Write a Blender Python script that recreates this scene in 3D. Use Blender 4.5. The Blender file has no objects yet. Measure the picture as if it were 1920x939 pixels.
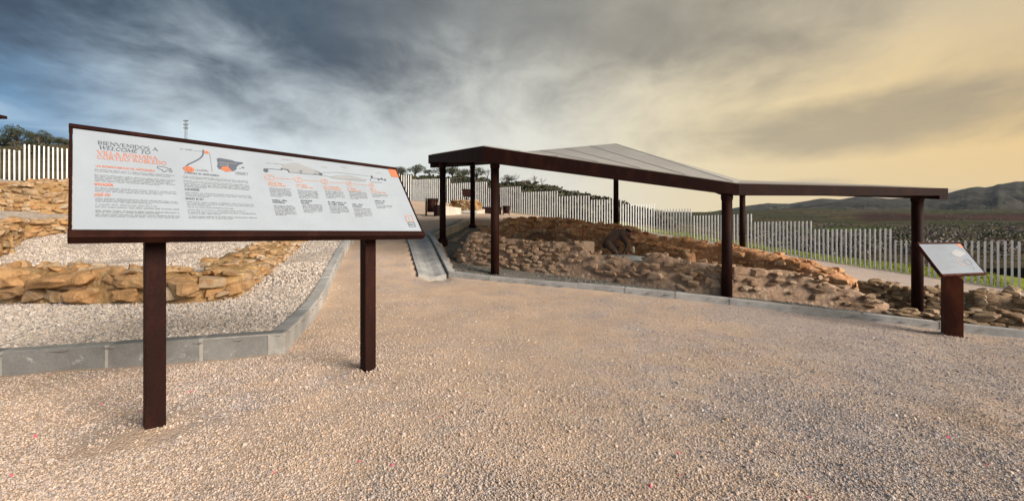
import bpy, bmesh, math, random
import numpy as np
from mathutils import Vector, Matrix, Euler, noise

R = math.radians
sc = bpy.context.scene
col = sc.collection
F, HY, CX, CH = 750.0, 437.0, 960.0, 1.15      # measured from the photograph: focal length in pixels, horizon row, eye height

# ------------------------------------------------------------------ camera
cam = bpy.data.cameras.new('camera')
cam.sensor_width = 36.0
cam.lens = 36.0 * F / 1920.0
cam.shift_y = -32.5 / 1920.0
cam.clip_start = 0.05
cam.clip_end = 20000
cam_o = bpy.data.objects.new('camera', cam)
cam_o.location = (0, 0, CH)
cam_o.rotation_euler = (R(90), 0, 0)
col.objects.link(cam_o)
sc.camera = cam_o

# ------------------------------------------------------------------ exposure
sc.view_settings.view_transform = 'Standard'
sc.view_settings.look = 'None'
sc.view_settings.gamma = 1
sc.view_settings.use_curve_mapping = False
sc.view_settings.exposure = EXPOSURE = 0.32

SUN_AZ, SUN_EL = R(124), R(23)
GLOW_AZ = R(76)                  # the thin, bright part of the cloud


# ------------------------------------------------------------------ node helpers
class Nodes:
    def __init__(self, tree):
        self.t = tree
        self.l = tree.links

    def new(self, kind, ins=None, **props):
        n = self.t.nodes.new(kind)
        for k, v in props.items():
            setattr(n, k, v)
        for k, v in (ins or {}).items():
            self.set(n.inputs[k], v)
        return n

    def set(self, sock, v):
        if isinstance(v, bpy.types.NodeSocket):
            self.l.new(v, sock)
        elif isinstance(v, bpy.types.Node):
            self.l.new(v.outputs[0], sock)
        else:
            if hasattr(sock, 'default_value') and sock.type == 'RGBA' and len(v) == 3:
                v = (*v, 1)
            sock.default_value = v

    def math(self, op, a, b=0.0, c=0.0, clamp=False):
        n = self.t.nodes.new('ShaderNodeMath')
        n.operation = op
        n.use_clamp = clamp
        for i, v in enumerate((a, b, c)):
            self.set(n.inputs[i], v)
        return n.outputs[0]

    def vmath(self, op, a, b=(0, 0, 0)):
        n = self.t.nodes.new('ShaderNodeVectorMath')
        n.operation = op
        self.set(n.inputs[0], a)
        self.set(n.inputs[1], b)
        return n.outputs['Value'] if op in ('DOT_PRODUCT', 'LENGTH', 'DISTANCE') else n.outputs['Vector']

    def mix(self, fac, a, b, blend='MIX'):
        n = self.t.nodes.new('ShaderNodeMix')
        n.data_type = 'RGBA'
        n.blend_type = blend
        n.clamp_factor = True
        self.set(n.inputs[0], fac)
        self.set(n.inputs[6], a)
        self.set(n.inputs[7], b)
        return n.outputs[2]

    def ramp(self, fac, stops, interp='LINEAR'):
        n = self.t.nodes.new('ShaderNodeValToRGB')
        n.color_ramp.interpolation = interp
        e = n.color_ramp.elements
        while len(e) < len(stops):
            e.new(0.5)
        for i, (p, c) in enumerate(stops):
            e[i].position = p
            e[i].color = (*c, 1) if len(c) == 3 else c
        self.set(n.inputs[0], fac)
        return n.outputs[0]

    def range(self, v, a, b, c=0.0, d=1.0, smooth=True):
        n = self.t.nodes.new('ShaderNodeMapRange')
        n.interpolation_type = 'SMOOTHSTEP' if smooth else 'LINEAR'
        for i, x in enumerate((v, a, b, c, d)):
            self.set(n.inputs[i], x)
        return n.outputs[0]

    def noise(self, vec, scale, detail=4.0, rough=0.55, dist=0.0):
        n = self.new('ShaderNodeTexNoise', {'Vector': vec, 'Scale': scale, 'Detail': detail, 'Roughness': rough, 'Distortion': dist})
        return n.outputs[0]


# ------------------------------------------------------------------ world: sunset sky with streaked cloud
world = bpy.data.worlds.new('World')
sc.world = world
world.use_nodes = True
wt = world.node_tree
for n in list(wt.nodes):
    wt.nodes.remove(n)
W = Nodes(wt)
dirv = W.vmath('NORMALIZE', W.new('ShaderNodeTexCoord').outputs['Generated'])
sep = W.new('ShaderNodeSeparateXYZ', {0: dirv})
dx, dy, dz = sep.outputs
sky = W.new('ShaderNodeTexSky', sky_type='NISHITA')
sky.sun_disc = False
sky.sun_elevation = SUN_EL
sky.sun_rotation = SUN_AZ
sky.air_density = 1.0
sky.dust_density = 0.6
clear = W.mix(1.0, sky.outputs[0], (0.075, 0.085, 0.095), 'MULTIPLY')
toward = W.vmath('DOT_PRODUCT', dirv, (math.sin(GLOW_AZ), math.cos(GLOW_AZ), 0.0))
up = W.math('MAXIMUM', dz, 0.0)
plane = W.math('ADD', up, 0.12)
pv = W.new('ShaderNodeCombineXYZ', {0: W.math('DIVIDE', dx, plane), 1: W.math('DIVIDE', dy, plane), 2: 0.0}).outputs[0]
mp = W.new('ShaderNodeMapping', {'Vector': pv, 'Rotation': (0, 0, R(-24)), 'Scale': (0.95, 0.46, 1.0)}).outputs[0]
warp = W.new('ShaderNodeTexNoise', {'Vector': pv, 'Scale': 0.8, 'Detail': 3.0}).outputs['Color']
mpw = W.vmath('ADD', mp, W.vmath('SCALE', W.vmath('SUBTRACT', warp, (0.5, 0.5, 0.5)), (0, 0, 0)))
wsc = mpw.node.inputs[1].links[0].from_node
wsc.inputs['Scale'].default_value = 1.0
n1 = W.noise(mpw, 1.0, 7.0, 0.52, 0.15)
n2 = W.noise(W.vmath('ADD', W.vmath('MULTIPLY', dirv, (4.5, 4.5, 9.0)), W.vmath('MULTIPLY', mpw, (0.5, 0.5, 0.5))), 1.0, 7.0, 0.6, 0.3)
cl = W.math('ADD', W.math('MULTIPLY', n1, 0.60), W.math('MULTIPLY', n2, 0.40))
lightness = W.range(cl, 0.31, 0.69)
t01 = W.range(toward, -1.0, 1.0, 0.0, 1.0, False)
dark_c = W.ramp(t01, [(0.10, (0.010, 0.026, 0.058)), (0.26, (0.015, 0.038, 0.080)), (0.40, (0.036, 0.066, 0.110)), (0.52, (0.115, 0.130, 0.145)), (0.64, (0.21, 0.215, 0.205)), (0.82, (0.30, 0.265, 0.205)), (0.97, (0.42, 0.345, 0.235))])
light_c = W.ramp(t01, [(0.10, (0.050, 0.09, 0.14)), (0.26, (0.062, 0.105, 0.155)), (0.40, (0.15, 0.20, 0.245)), (0.52, (0.255, 0.28, 0.29)), (0.64, (0.36, 0.355, 0.325)), (0.82, (0.53, 0.47, 0.36)), (0.97, (0.66, 0.55, 0.38))])
cloud = W.mix(lightness, dark_c, light_c)
gaps = W.math('MULTIPLY', W.range(W.noise(mpw, 0.55, 3.0, 0.5), 0.44, 0.70), W.range(toward, 0.75, -0.55, 0.15, 1.0))
upper = W.mix(W.math('MULTIPLY', gaps, 0.10), cloud, clear)
hor_c = W.ramp(t01, [(0.10, (0.50, 0.64, 0.76)), (0.30, (0.74, 0.86, 0.93)), (0.50, (0.78, 0.82, 0.80)), (0.66, (0.82, 0.80, 0.70)), (0.82, (0.88, 0.73, 0.45)), (0.97, (0.90, 0.62, 0.26))])
low_blue = W.mix(W.math('MULTIPLY', W.range(toward, -0.42, -0.62), W.range(n1, 0.70, 0.40)), hor_c, (0.13, 0.32, 0.56))
edge = W.math('ADD', up, W.math('MULTIPLY', W.math('SUBTRACT', cl, 0.5), -0.60))
reach = W.range(toward, -0.62, -0.30, 0.33, 0.44)
hf = W.math('POWER', W.range(edge, reach, 0.15, 0.0, 1.0, True), 1.0)
hf = W.math('MULTIPLY', hf, W.range(W.math('ADD', toward, W.math('MULTIPLY', up, 1.6)), 1.15, 1.55, 1.0, 0.25))
skycol = W.mix(hf, upper, low_blue)
# a long grey cloud bank low toward the sun, and thin bars under it
def bank(az, el, wx, wz, thr, strength, tint, base):
    ddir = (math.sin(az) * math.cos(el), math.cos(az) * math.cos(el), math.sin(el))
    off = W.vmath('SUBTRACT', dirv, ddir)
    ax = W.vmath('DOT_PRODUCT', off, (math.cos(az), -math.sin(az), 0.0))
    az_ = W.vmath('DOT_PRODUCT', off, (0.0, 0.0, 1.0))
    q = W.math('ADD', W.math('POWER', W.math('ABSOLUTE', W.math('DIVIDE', ax, wx)), 2.0), W.math('POWER', W.math('ABSOLUTE', W.math('DIVIDE', az_, wz)), 2.0))
    nn = W.noise(W.vmath('MULTIPLY', dirv, (5.0, 5.0, 14.0)), 1.0, 6.0, 0.6, 0.3)
    qq = W.math('ADD', q, W.math('MULTIPLY', W.math('SUBTRACT', nn, 0.5), 2.6))
    f = W.math('MULTIPLY', W.range(qq, thr, 0.0), strength)
    ahead = W.math('GREATER_THAN', W.vmath('DOT_PRODUCT', dirv, ddir), 0.0)
    return W.mix(W.math('MULTIPLY', f, ahead), base, tint)
skycol = bank(R(42), R(11.5), 0.30, 0.055, 1.6, 0.62, (0.27, 0.24, 0.19), skycol)
skycol = bank(R(48.5), R(3.6), 0.16, 0.012, 1.5, 0.60, (0.40, 0.36, 0.30), skycol)
skycol = bank(R(36), R(5.6), 0.10, 0.014, 1.5, 0.45, (0.40, 0.36, 0.28), skycol)
bg = W.new('ShaderNodeBackground', {'Color': skycol, 'Strength': 0.80})
wo = W.new('ShaderNodeOutputWorld', {'Surface': bg.outputs[0]})

# ------------------------------------------------------------------ sun, low on the right behind thin cloud
sun = bpy.data.lights.new('sun', 'SUN')
sun.energy = 5.0
sun.angle = R(32)
sun.color = (1.0, 0.885, 0.78)
sun_o = bpy.data.objects.new('sun', sun)
sv = Vector((math.sin(SUN_AZ) * math.cos(SUN_EL), math.cos(SUN_AZ) * math.cos(SUN_EL), math.sin(SUN_EL)))
sun_o.rotation_euler = sv.to_track_quat('Z', 'Y').to_euler()
sun_o.location = (60, 10, 40)
col.objects.link(sun_o)


# ------------------------------------------------------------------ object helpers
def P(px, py, d):
    return Vector(((px - CX) * d / F, d, CH - (py - HY) * d / F))


def px_x(px, d):
    return (px - CX) * d / F


def tag(o, label=None, cat=None, group=None, kind=None):
    if label: o['label'] = label
    if cat: o['category'] = cat
    if group: o['group'] = group
    if cat and not kind: kind = 'thing'
    if kind: o['kind'] = kind
    return o


def empty(name, loc, rz=0.0):
    o = bpy.data.objects.new(name, None)
    o.location = loc
    o.rotation_euler = (0, 0, rz)
    o.empty_display_size = 0.2
    col.objects.link(o)
    return o


def link(name, me, mat=None, parent=None, smooth=False):
    if isinstance(me, bmesh.types.BMesh):
        bm = me
        me = bpy.data.meshes.new(name)
        bm.to_mesh(me)
        bm.free()
    if mat is not None:
        for m in (mat if isinstance(mat, (list, tuple)) else [mat]):
            me.materials.append(m)
    if smooth:
        me.shade_smooth()
    o = bpy.data.objects.new(name, me)
    o.parent = parent
    col.objects.link(o)
    return o


def pydata(name, verts, faces, mat=None, parent=None, smooth=False):
    me = bpy.data.meshes.new(name)
    me.from_pydata([tuple(v) for v in verts], [], faces)
    me.update()
    return link(name, me, mat, parent, smooth)


def add_box(bm, c, s, rot=None, bevel=0.0):
    r = bmesh.ops.create_cube(bm, size=1.0)
    vs = r['verts']
    M = Matrix.Translation(Vector(c)) @ (rot.to_4x4() if rot is not None else Matrix.Identity(4)) @ Matrix.Diagonal((*s, 1))
    bmesh.ops.transform(bm, matrix=M, verts=vs)
    if bevel:
        es = {e for v in vs for e in v.link_edges}
        bmesh.ops.bevel(bm, geom=list(es), offset=bevel, segments=2, affect='EDGES', profile=0.5)
    return bm


def add_tube(bm, pts, radii, seg=10, cap=True):
    pts = [Vector(p) for p in pts]
    rings = []
    for i, p in enumerate(pts):
        t = (pts[min(i + 1, len(pts) - 1)] - pts[max(i - 1, 0)]).normalized()
        a = t.orthogonal().normalized() if abs(t.z) < 0.95 else Vector((1, 0, 0)).cross(t).normalized()
        if abs(t.z) < 0.95:
            a = Vector((0, 0, 1)).cross(t).normalized()
        b = t.cross(a)
        r = radii[i] if hasattr(radii, '__len__') else radii
        rings.append([bm.verts.new(p + (a * math.cos(k * 2 * math.pi / seg) + b * math.sin(k * 2 * math.pi / seg)) * r) for k in range(seg)])
    for a, b in zip(rings, rings[1:]):
        for k in range(seg):
            bm.faces.new((a[k], a[(k + 1) % seg], b[(k + 1) % seg], b[k]))
    if cap:
        bm.faces.new(list(reversed(rings[0])))
        bm.faces.new(rings[-1])
    return bm


def prism(bm, poly, z0, z1):
    """Extruded polygon; poly is a list of (x, y), z0 and z1 may be lists."""
    n = len(poly)
    f0 = z0 if hasattr(z0, '__len__') else [z0] * n
    f1 = z1 if hasattr(z1, '__len__') else [z1] * n
    lo = [bm.verts.new((x, y, f0[i])) for i, (x, y) in enumerate(poly)]
    hi = [bm.verts.new((x, y, f1[i])) for i, (x, y) in enumerate(poly)]
    for i in range(n):
        j = (i + 1) % n
        bm.faces.new((lo[i], lo[j], hi[j], hi[i]))
    bm.faces.new(list(reversed(lo)))
    bm.faces.new(hi)
    return bm


# ------------------------------------------------------------------ materials
def material(name):
    m = bpy.data.materials.new(name)
    m.use_nodes = True
    for n in list(m.node_tree.nodes):
        m.node_tree.nodes.remove(n)
    N = Nodes(m.node_tree)
    b = N.new('ShaderNodeBsdfPrincipled')
    N.new('ShaderNodeOutputMaterial', {'Surface': b.outputs[0]})
    return m, N, b


def pos(N):
    return N.new('ShaderNodeNewGeometry').outputs['Position']


def objc(N):
    return N.new('ShaderNodeTexCoord').outputs['Object']


def bump(N, b, h, strength=0.5, dist=0.02):
    bn = N.new('ShaderNodeBump', {'Height': h, 'Strength': strength, 'Distance': dist})
    N.set(b.inputs['Normal'], bn.outputs[0])


def mat_plain(name, c, rough=0.6, metal=0.0, var=0.12, scale=6.0, bmp=0.0):
    m, N, b = material(name)
    n = N.noise(objc(N), scale, 5.0, 0.6)
    lo = tuple(x * (1 - var) for x in c)
    hi = tuple(min(1, x * (1 + var)) for x in c)
    N.set(b.inputs['Base Color'], N.mix(N.range(n, 0.3, 0.7), lo, hi))
    b.inputs['Roughness'].default_value = rough
    b.inputs['Metallic'].default_value = metal
    if bmp:
        bump(N, b, N.noise(objc(N), scale * 8, 5.0, 0.6), bmp, 0.01)
    return m


def mat_corten(name, base, hi, rough=0.62):
    m, N, b = material(name)
    o = objc(N)
    big = N.noise(N.vmath('MULTIPLY', o, (1.0, 1.0, 0.35)), 5.0, 6.0, 0.65)
    fine = N.noise(o, 90.0, 4.0, 0.6)
    c = N.mix(N.range(big, 0.42, 0.72), base, hi)
    c = N.mix(N.math('MULTIPLY', N.range(fine, 0.45, 0.7), 0.35), c, tuple(x * 0.55 for x in base))
    N.set(b.inputs['Base Color'], c)
    N.set(b.inputs['Roughness'], N.range(fine, 0.3, 0.7, rough, rough + 0.2))
    b.inputs['Specular IOR Level'].default_value = 0.10
    bump(N, b, fine, 0.25, 0.003)
    return m


def mat_gravel(name, tones, sand, sand_amt, scale, big=1.0, zone=False, sand_dir=None):
    """Crushed stone: a random tone per Voronoi cell, sand between the cells, wide sandy and grey patches."""
    m, N, b = material(name)
    p = pos(N)
    v = N.new('ShaderNodeTexVoronoi', {'Vector': p, 'Scale': scale, 'Randomness': 1.0})
    v2 = N.new('ShaderNodeTexVoronoi', {'Vector': p, 'Scale': scale * 0.42, 'Randomness': 1.0})
    rnd = N.new('ShaderNodeSeparateColor', {0: v.outputs['Color']}).outputs
    rnd2 = N.new('ShaderNodeSeparateColor', {0: v2.outputs['Color']}).outputs
    k = len(tones)
    stops = [((i + 0.5) / k, t) for i, t in enumerate(tones)]
    c1 = N.ramp(rnd[0], stops, 'CONSTANT' if False else 'LINEAR')
    c2 = N.ramp(rnd2[0], stops)
    use2 = N.math('GREATER_THAN', rnd2[1], 0.72)
    c = N.mix(use2, c1, c2)
    gap = N.range(v.outputs['Distance'], 0.30, 0.62)
    patch = N.noise(p, 0.55 * big, 5.0, 0.6, 0.3)
    mid = N.noise(p, 3.1 * big, 5.0, 0.65)
    amt = N.math('ADD', N.math('MULTIPLY', patch, 0.7), N.math('MULTIPLY', mid, 0.5))
    if sand_dir is not None:
        ax, ay, x0, x1 = sand_dir
        g = N.vmath('DOT_PRODUCT', p, (ax, ay, 0))
        amt = N.math('ADD', amt, N.range(g, x0, x1, -0.10, 0.12))
    sf = N.math('MULTIPLY', N.range(amt, 0.48, 0.78), sand_amt)
    sandc = N.mix(N.noise(p, 60.0, 3.0, 0.6), tuple(x * 0.75 for x in sand), tuple(min(1, x * 1.2) for x in sand))
    c = N.mix(N.math('MULTIPLY', gap, 0.55), c, tuple(x * 0.62 for x in sand))
    c = N.mix(sf, c, sandc)
    tint = N.noise(p, 1.3 * big, 4.0, 0.6)
    c = N.mix(1.0, c, N.ramp(tint, [(0.3, (0.80, 0.80, 0.82)), (0.7, (1.08, 1.05, 1.0))]), 'MULTIPLY')
    rel = N.math('SUBTRACT', N.math('MULTIPLY', v2.outputs['Distance'], -0.6), v.outputs['Distance'])
    rel = N.math('ADD', rel, N.math('MULTIPLY', N.noise(p, 26.0, 4.0, 0.6), 1.0))
    b.inputs['Roughness'].default_value = 0.92
    b.inputs['Specular IOR Level'].default_value = 0.25
    if zone:
        a = N.new('ShaderNodeVertexColor', layer_name='zone')
        zs = N.new('ShaderNodeSeparateColor', {0: a.outputs[0]}).outputs
        gn = N.noise(p, 1.4, 6.0, 0.65)
        gn2 = N.noise(p, 0.16, 4.0, 0.6)
        grass = N.mix(N.range(gn, 0.3, 0.7), (0.15, 0.19, 0.012), (0.27, 0.29, 0.02))
        earth = N.mix(N.range(gn, 0.3, 0.7), (0.050, 0.050, 0.030), (0.12, 0.105, 0.060))
        earth = N.mix(N.range(gn2, 0.42, 0.6), earth, (0.045, 0.055, 0.022))
        c = N.mix(zs[1], c, grass)
        c = N.mix(zs[2], c, earth)
    N.set(b.inputs['Base Color'], c)
    bump(N, b, rel, 0.7, 0.008)
    return m


def mat_stone(name, tones, stain, scale=7.0, rnd_amt=1.0):
    m, N, b = material(name)
    p = pos(N)
    r = N.new('ShaderNodeObjectInfo').outputs['Random']
    k = len(tones)
    c = N.ramp(r, [((i + 0.5) / k, t) for i, t in enumerate(tones)])
    big = N.noise(p, scale, 6.0, 0.65, 0.4)
    fine = N.noise(p, scale * 9, 6.0, 0.7)
    c = N.mix(N.range(big, 0.42, 0.66), c, stain)
    lich = N.noise(p, scale * 2.6, 6.0, 0.7, 0.6)
    c = N.mix(N.math('MULTIPLY', N.range(lich, 0.58, 0.70), 0.5), c, (0.46, 0.42, 0.34))
    c = N.mix(N.math('MULTIPLY', N.range(lich, 0.40, 0.30), 0.45), c, tuple(x * 0.5 for x in stain))
    c = N.mix(1.0, c, N.ramp(fine, [(0.25, (0.62, 0.60, 0.58)), (0.75, (1.20, 1.18, 1.14))]), 'MULTIPLY')
    N.set(b.inputs['Base Color'], c)
    b.inputs['Roughness'].default_value = 0.9
    b.inputs['Specular IOR Level'].default_value = 0.25
    h = N.math('ADD', N.math('MULTIPLY', fine, 0.5), big)
    bump(N, b, h, 0.8, 0.03)
    return m


def mat_mortar(name, a, bb, cc, scale=3.0):
    m, N, b = material(name)
    p = pos(N)
    n = N.noise(p, scale, 7.0, 0.65, 0.5)
    n2 = N.noise(p, scale * 7, 6.0, 0.7)
    v = N.new('ShaderNodeTexVoronoi', {'Vector': p, 'Scale': scale * 4.0})
    vc = N.new('ShaderNodeSeparateColor', {0: v.outputs['Color']}).outputs
    c = N.mix(N.range(n, 0.35, 0.65), a, bb)
    c = N.mix(N.math('MULTIPLY', N.range(vc[0], 0.55, 0.75), N.range(v.outputs['Distance'], 0.55, 0.25)), c, cc)
    c = N.mix(1.0, c, N.ramp(n2, [(0.25, (0.60, 0.59, 0.57)), (0.75, (1.18, 1.16, 1.12))]), 'MULTIPLY')
    N.set(b.inputs['Base Color'], c)
    b.inputs['Roughness'].default_value = 0.95
    b.inputs['Specular IOR Level'].default_value = 0.2
    bump(N, b, N.math('ADD', n2, N.math('MULTIPLY', v.outputs['Distance'], -0.7)), 0.9, 0.03)
    return m


def mat_concrete(name, c, edge=0.14):
    m, N, b = material(name)
    p = pos(N)
    o = objc(N)
    r = N.new('ShaderNodeObjectInfo').outputs['Random']
    n = N.noise(p, 2.4, 6.0, 0.65, 0.3)
    f = N.noise(p, 60.0, 5.0, 0.65)
    cc = N.mix(N.range(n, 0.32, 0.68), tuple(x * 0.74 for x in c), tuple(min(1, x * 1.16) for x in c))
    cc = N.mix(1.0, cc, N.ramp(r, [(0.0, (0.86, 0.87, 0.88)), (1.0, (1.10, 1.08, 1.04))]), 'MULTIPLY')
    cc = N.mix(N.math('MULTIPLY', N.range(N.noise(p, 9.0, 5.0, 0.7), 0.60, 0.74), 0.55), cc, (0.62, 0.60, 0.54))
    cc = N.mix(1.0, cc, N.ramp(f, [(0.3, (0.84, 0.84, 0.84)), (0.7, (1.08, 1.08, 1.07))]), 'MULTIPLY')
    N.set(b.inputs['Base Color'], cc)
    b.inputs['Roughness'].default_value = 0.85
    bump(N, b, N.math('ADD', f, n), 0.3, 0.006)
    return m


def mat_leaf(name, tones):
    m, N, b = material(name)
    r = N.new('ShaderNodeObjectInfo').outputs['Random']
    a = N.new('ShaderNodeVertexColor', layer_name='tone')
    s = N.new('ShaderNodeSeparateColor', {0: a.outputs[0]}).outputs[0]
    k = len(tones)
    c = N.ramp(s, [((i + 0.5) / k, t) for i, t in enumerate(tones)])
    c = N.mix(1.0, c, N.ramp(r, [(0.0, (0.85, 0.9, 0.85)), (1.0, (1.15, 1.1, 1.0))]), 'MULTIPLY')
    N.set(b.inputs['Base Color'], c)
    b.inputs['Roughness'].default_value = 0.7
    return m


M = {}
M['path'] = mat_gravel('path_gravel', [(0.24, 0.245, 0.27), (0.44, 0.41, 0.42), (0.58, 0.49, 0.45), (0.66, 0.59, 0.54), (0.52, 0.46, 0.45)], (0.66, 0.475, 0.315), 0.66, 90.0, zone=True, sand_dir=(-1.0, 0.15, -4.5, 1.0))
M['bed'] = mat_gravel('pale_gravel', [(0.264, 0.253, 0.253), (0.462, 0.418, 0.385), (0.638, 0.550, 0.462), (0.726, 0.660, 0.594), (0.506, 0.440, 0.396)], (0.572, 0.462, 0.330), 0.12, 38.0)
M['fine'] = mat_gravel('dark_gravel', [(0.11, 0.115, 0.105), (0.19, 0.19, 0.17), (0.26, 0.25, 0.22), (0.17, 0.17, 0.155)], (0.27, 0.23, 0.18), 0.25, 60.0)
M['post'] = mat_corten('dark_brown_steel', (0.017, 0.0055, 0.0042), (0.034, 0.011, 0.007), 0.55)
M['frame'] = mat_corten('brown_frame_steel', (0.019, 0.006, 0.0045), (0.038, 0.013, 0.008), 0.55)
M['rust'] = mat_corten('rusted_steel', (0.045, 0.014, 0.010), (0.12, 0.036, 0.016), 0.65)
M['slat'] = mat_plain('pale_grey_metal', (0.80, 0.82, 0.82), 0.45, 0.0, 0.08, 2.0)
M['kerb'] = mat_concrete('kerb_concrete', (0.41, 0.41, 0.40))
M['kerb_shaded'] = mat_concrete('shaded_grey_concrete', (0.205, 0.205, 0.20))  # left kerb only: the shade on its front is put into a darker grey
M['mortar_joint'] = mat_plain('joint_mortar', (0.36, 0.35, 0.32), 0.9, 0, 0.15, 14.0, 0.3)
M['pale_concrete'] = mat_concrete('pale_concrete', (0.55, 0.50, 0.44))
M['ochre'] = mat_stone('ochre_sandstone', [(0.46, 0.30, 0.155), (0.57, 0.44, 0.29), (0.40, 0.245, 0.12), (0.59, 0.495, 0.37), (0.47, 0.33, 0.20), (0.54, 0.32, 0.15)], (0.34, 0.20, 0.09))
M['ochre_mud'] = mat_mortar('ochre_mud', (0.40, 0.235, 0.10), (0.52, 0.345, 0.165), (0.58, 0.44, 0.27))
M['brown_stone'] = mat_stone('brown_stone', [(0.42, 0.295, 0.20), (0.48, 0.345, 0.245), (0.37, 0.255, 0.175), (0.54, 0.43, 0.32), (0.45, 0.305, 0.195)], (0.33, 0.215, 0.135))
M['brown_mud'] = mat_mortar('brown_mud', (0.36, 0.245, 0.17), (0.45, 0.325, 0.24), (0.56, 0.44, 0.335), 2.4)
M['red_stone'] = mat_stone('red_brown_stone', [(0.644, 0.373, 0.193), (0.747, 0.502, 0.297), (0.541, 0.270, 0.129), (0.799, 0.605, 0.399)], (0.515, 0.244, 0.103))
M['red_mud'] = mat_mortar('red_brown_mud', (0.502, 0.264, 0.139), (0.634, 0.363, 0.205), (0.766, 0.528, 0.330), 2.6)
M['grey_stone'] = mat_stone('tan_stone', [(0.42, 0.30, 0.19), (0.50, 0.37, 0.25), (0.36, 0.25, 0.155), (0.54, 0.42, 0.30)], (0.31, 0.205, 0.115))
M['grey_mud'] = mat_mortar('tan_mud', (0.26, 0.18, 0.115), (0.34, 0.245, 0.16), (0.40, 0.30, 0.20))
M['dark_shaded_mud'] = mat_mortar('dark_shaded_earth', (0.17, 0.095, 0.055), (0.25, 0.15, 0.09), (0.34, 0.23, 0.15), 3.0)  # darker earth of the curved inner wall, with its shade put into the colour

# ------------------------------------------------------------------ terrain
FENCE = [(23.0, 14.2, -1.75), (21.2, 16.6, -1.25), (18.42, 19.34, -0.70), (16.43, 21.85, -0.25), (14.46, 24.0, 0.24), (12.1, 26.8, 0.76), (10.15, 28.3, 1.15), (7.8, 28.4, 1.49),
         (5.65, 28.8, 1.80), (3.42, 29.5, 2.2), (0.69, 30.6, 2.66), (-1.96, 32.0, 3.2), (-5.1, 33.2, 3.63), (-8.5, 34.0, 4.0)]
FENCE_L = [(-8.5, 34.0, 4.0), (-16.2, 32.0, 4.25), (-24.0, 30.0, 4.45), (-27.9, 25.7, 4.45), (-29.4, 24.0, 4.40), (-33.0, 20.6, 4.1), (-37, 16.5, 3.8)]
CTRL = [(0, 1, 0), (-3, 1, 0), (3, 1, -.12), (-2.1, 2.3, 0), (-1.2, 3.3, 0), (-4.1, 3.1, 0), (-2.17, 3.83, 0), (-8, 2.2, .03), (2.4, 1.9, -.1), (6.3, 5.6, -.35), (7.5, 5.85, -.39),
        (10, 4.4, -.58), (3.86, 7.1, -.12), (1.3, 8.0, .05), (-1.35, 8.8, .2), (-3.84, 9, .51), (-5.06, 13, .92), (-6.2, 17, 1.5), (-2.4, 11.7, .98), (-2.67, 12.5, 1.1), (-1.9, 15.4, 1.6),
        (-5.4, 5.4, .0), (-4.03, 5.98, .03), (-7.2, 5.6, .0), (-6.03, 12, .78), (-4.2, 6.8, .2), (-10.4, 8.5, .5), (-15.6, 13, 1.65), (-18, 15, 2.2), (-24, 20, 3.4), (-14, 20, 2.6),
        (-4.2, 19, 1.95), (-.45, 28, 2.42), (1.5, 22, 2.0), (3.7, 15.2, 1.15), (8.0, 13.7, .52), (8.4, 13.2, .35), (9.2, 10.9, -.1), (6.5, 14.6, .85), (4.0, 19, 1.45), (12, 18, .0), (14, 12, -.75), (18, 10, -1.3), (12, 8, -.85),
        (-30, 8, 2.2), (-20, 5, .9), (0, -4, 0), (-10, -4, .1), (10, -3, -.5), (20, 2, -1.5)] + FENCE + FENCE_L + [
        (1280 * .0, 45, 4.6), (-20, 45, 7.5), (-40, 36, 8.0), (-50, 20, 6.5), (16.2, 38, 1.4), (20, 32, .12), (25, 27.5, -.9), (29, 23, -1.35), (26, 42, -.6), (34, 30, -3.0), (38, 20, -4.0), (30, 8, -3.6), (12, 46, 2.2)]
CT = np.array(CTRL, float)


class RBF:
    def __init__(s, pts, lam=0.02):
        s.p = pts[:, :2]
        n = len(pts)
        d = np.linalg.norm(s.p[:, None] - s.p[None], axis=2)
        K = s.phi(d) + lam * np.eye(n)
        A = np.hstack([np.ones((n, 1)), s.p])
        Z = np.zeros((3, 3))
        s.w = np.linalg.solve(np.block([[K, A], [A.T, Z]]), np.concatenate([pts[:, 2], np.zeros(3)]))

    @staticmethod
    def phi(d):
        return np.where(d > 1e-9, d * d * np.log(np.maximum(d, 1e-9)), 0.0)

    def __call__(s, x, y):
        q = np.stack([np.ravel(x), np.ravel(y)], 1).astype(float)
        out = np.empty(len(q))
        for i in range(0, len(q), 20000):
            c = q[i:i + 20000]
            d = np.linalg.norm(c[:, None] - s.p[None], axis=2)
            out[i:i + 20000] = s.phi(d) @ s.w[:-3] + s.w[-3] + c @ s.w[-2:]
        return out.reshape(np.shape(x))


RB = RBF(CT)
SH = np.array([(-1.3, 8.95, .25), (-.38, 8.9, .22), (3.9, 7.4, -.04), (7.7, 7.6, -.42), (7.4, 6.1, -.33), (9.6, 5.6, -.5), (-2.03, 11.7, .79), (-1.48, 15, 1.35), (3.7, 14.2, 1.1), (7.8, 13.5, .47), (9, 10.8, -.15),
               (1.5, 10.5, .42), (11, 7, -.65), (5, 10.5, .12), (-1.3, 10.2, .46), (8.6, 7.6, -.46)])
RS = RBF(SH)


def ground(x, y):
    return float(RB(np.array([x]), np.array([y]))[0])


def inside(poly, x, y):
    """Vectorised point in polygon."""
    c = np.zeros(np.shape(x), bool)
    n = len(poly)
    for i in range(n):
        x0, y0 = poly[i][:2]
        x1, y1 = poly[(i + 1) % n][:2]
        cond = (y0 > y) != (y1 > y)
        with np.errstate(divide='ignore', invalid='ignore'):
            c ^= cond & (x < (x1 - x0) * (y - y0) / (y1 - y0 + 1e-12) + x0)
    return c


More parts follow.
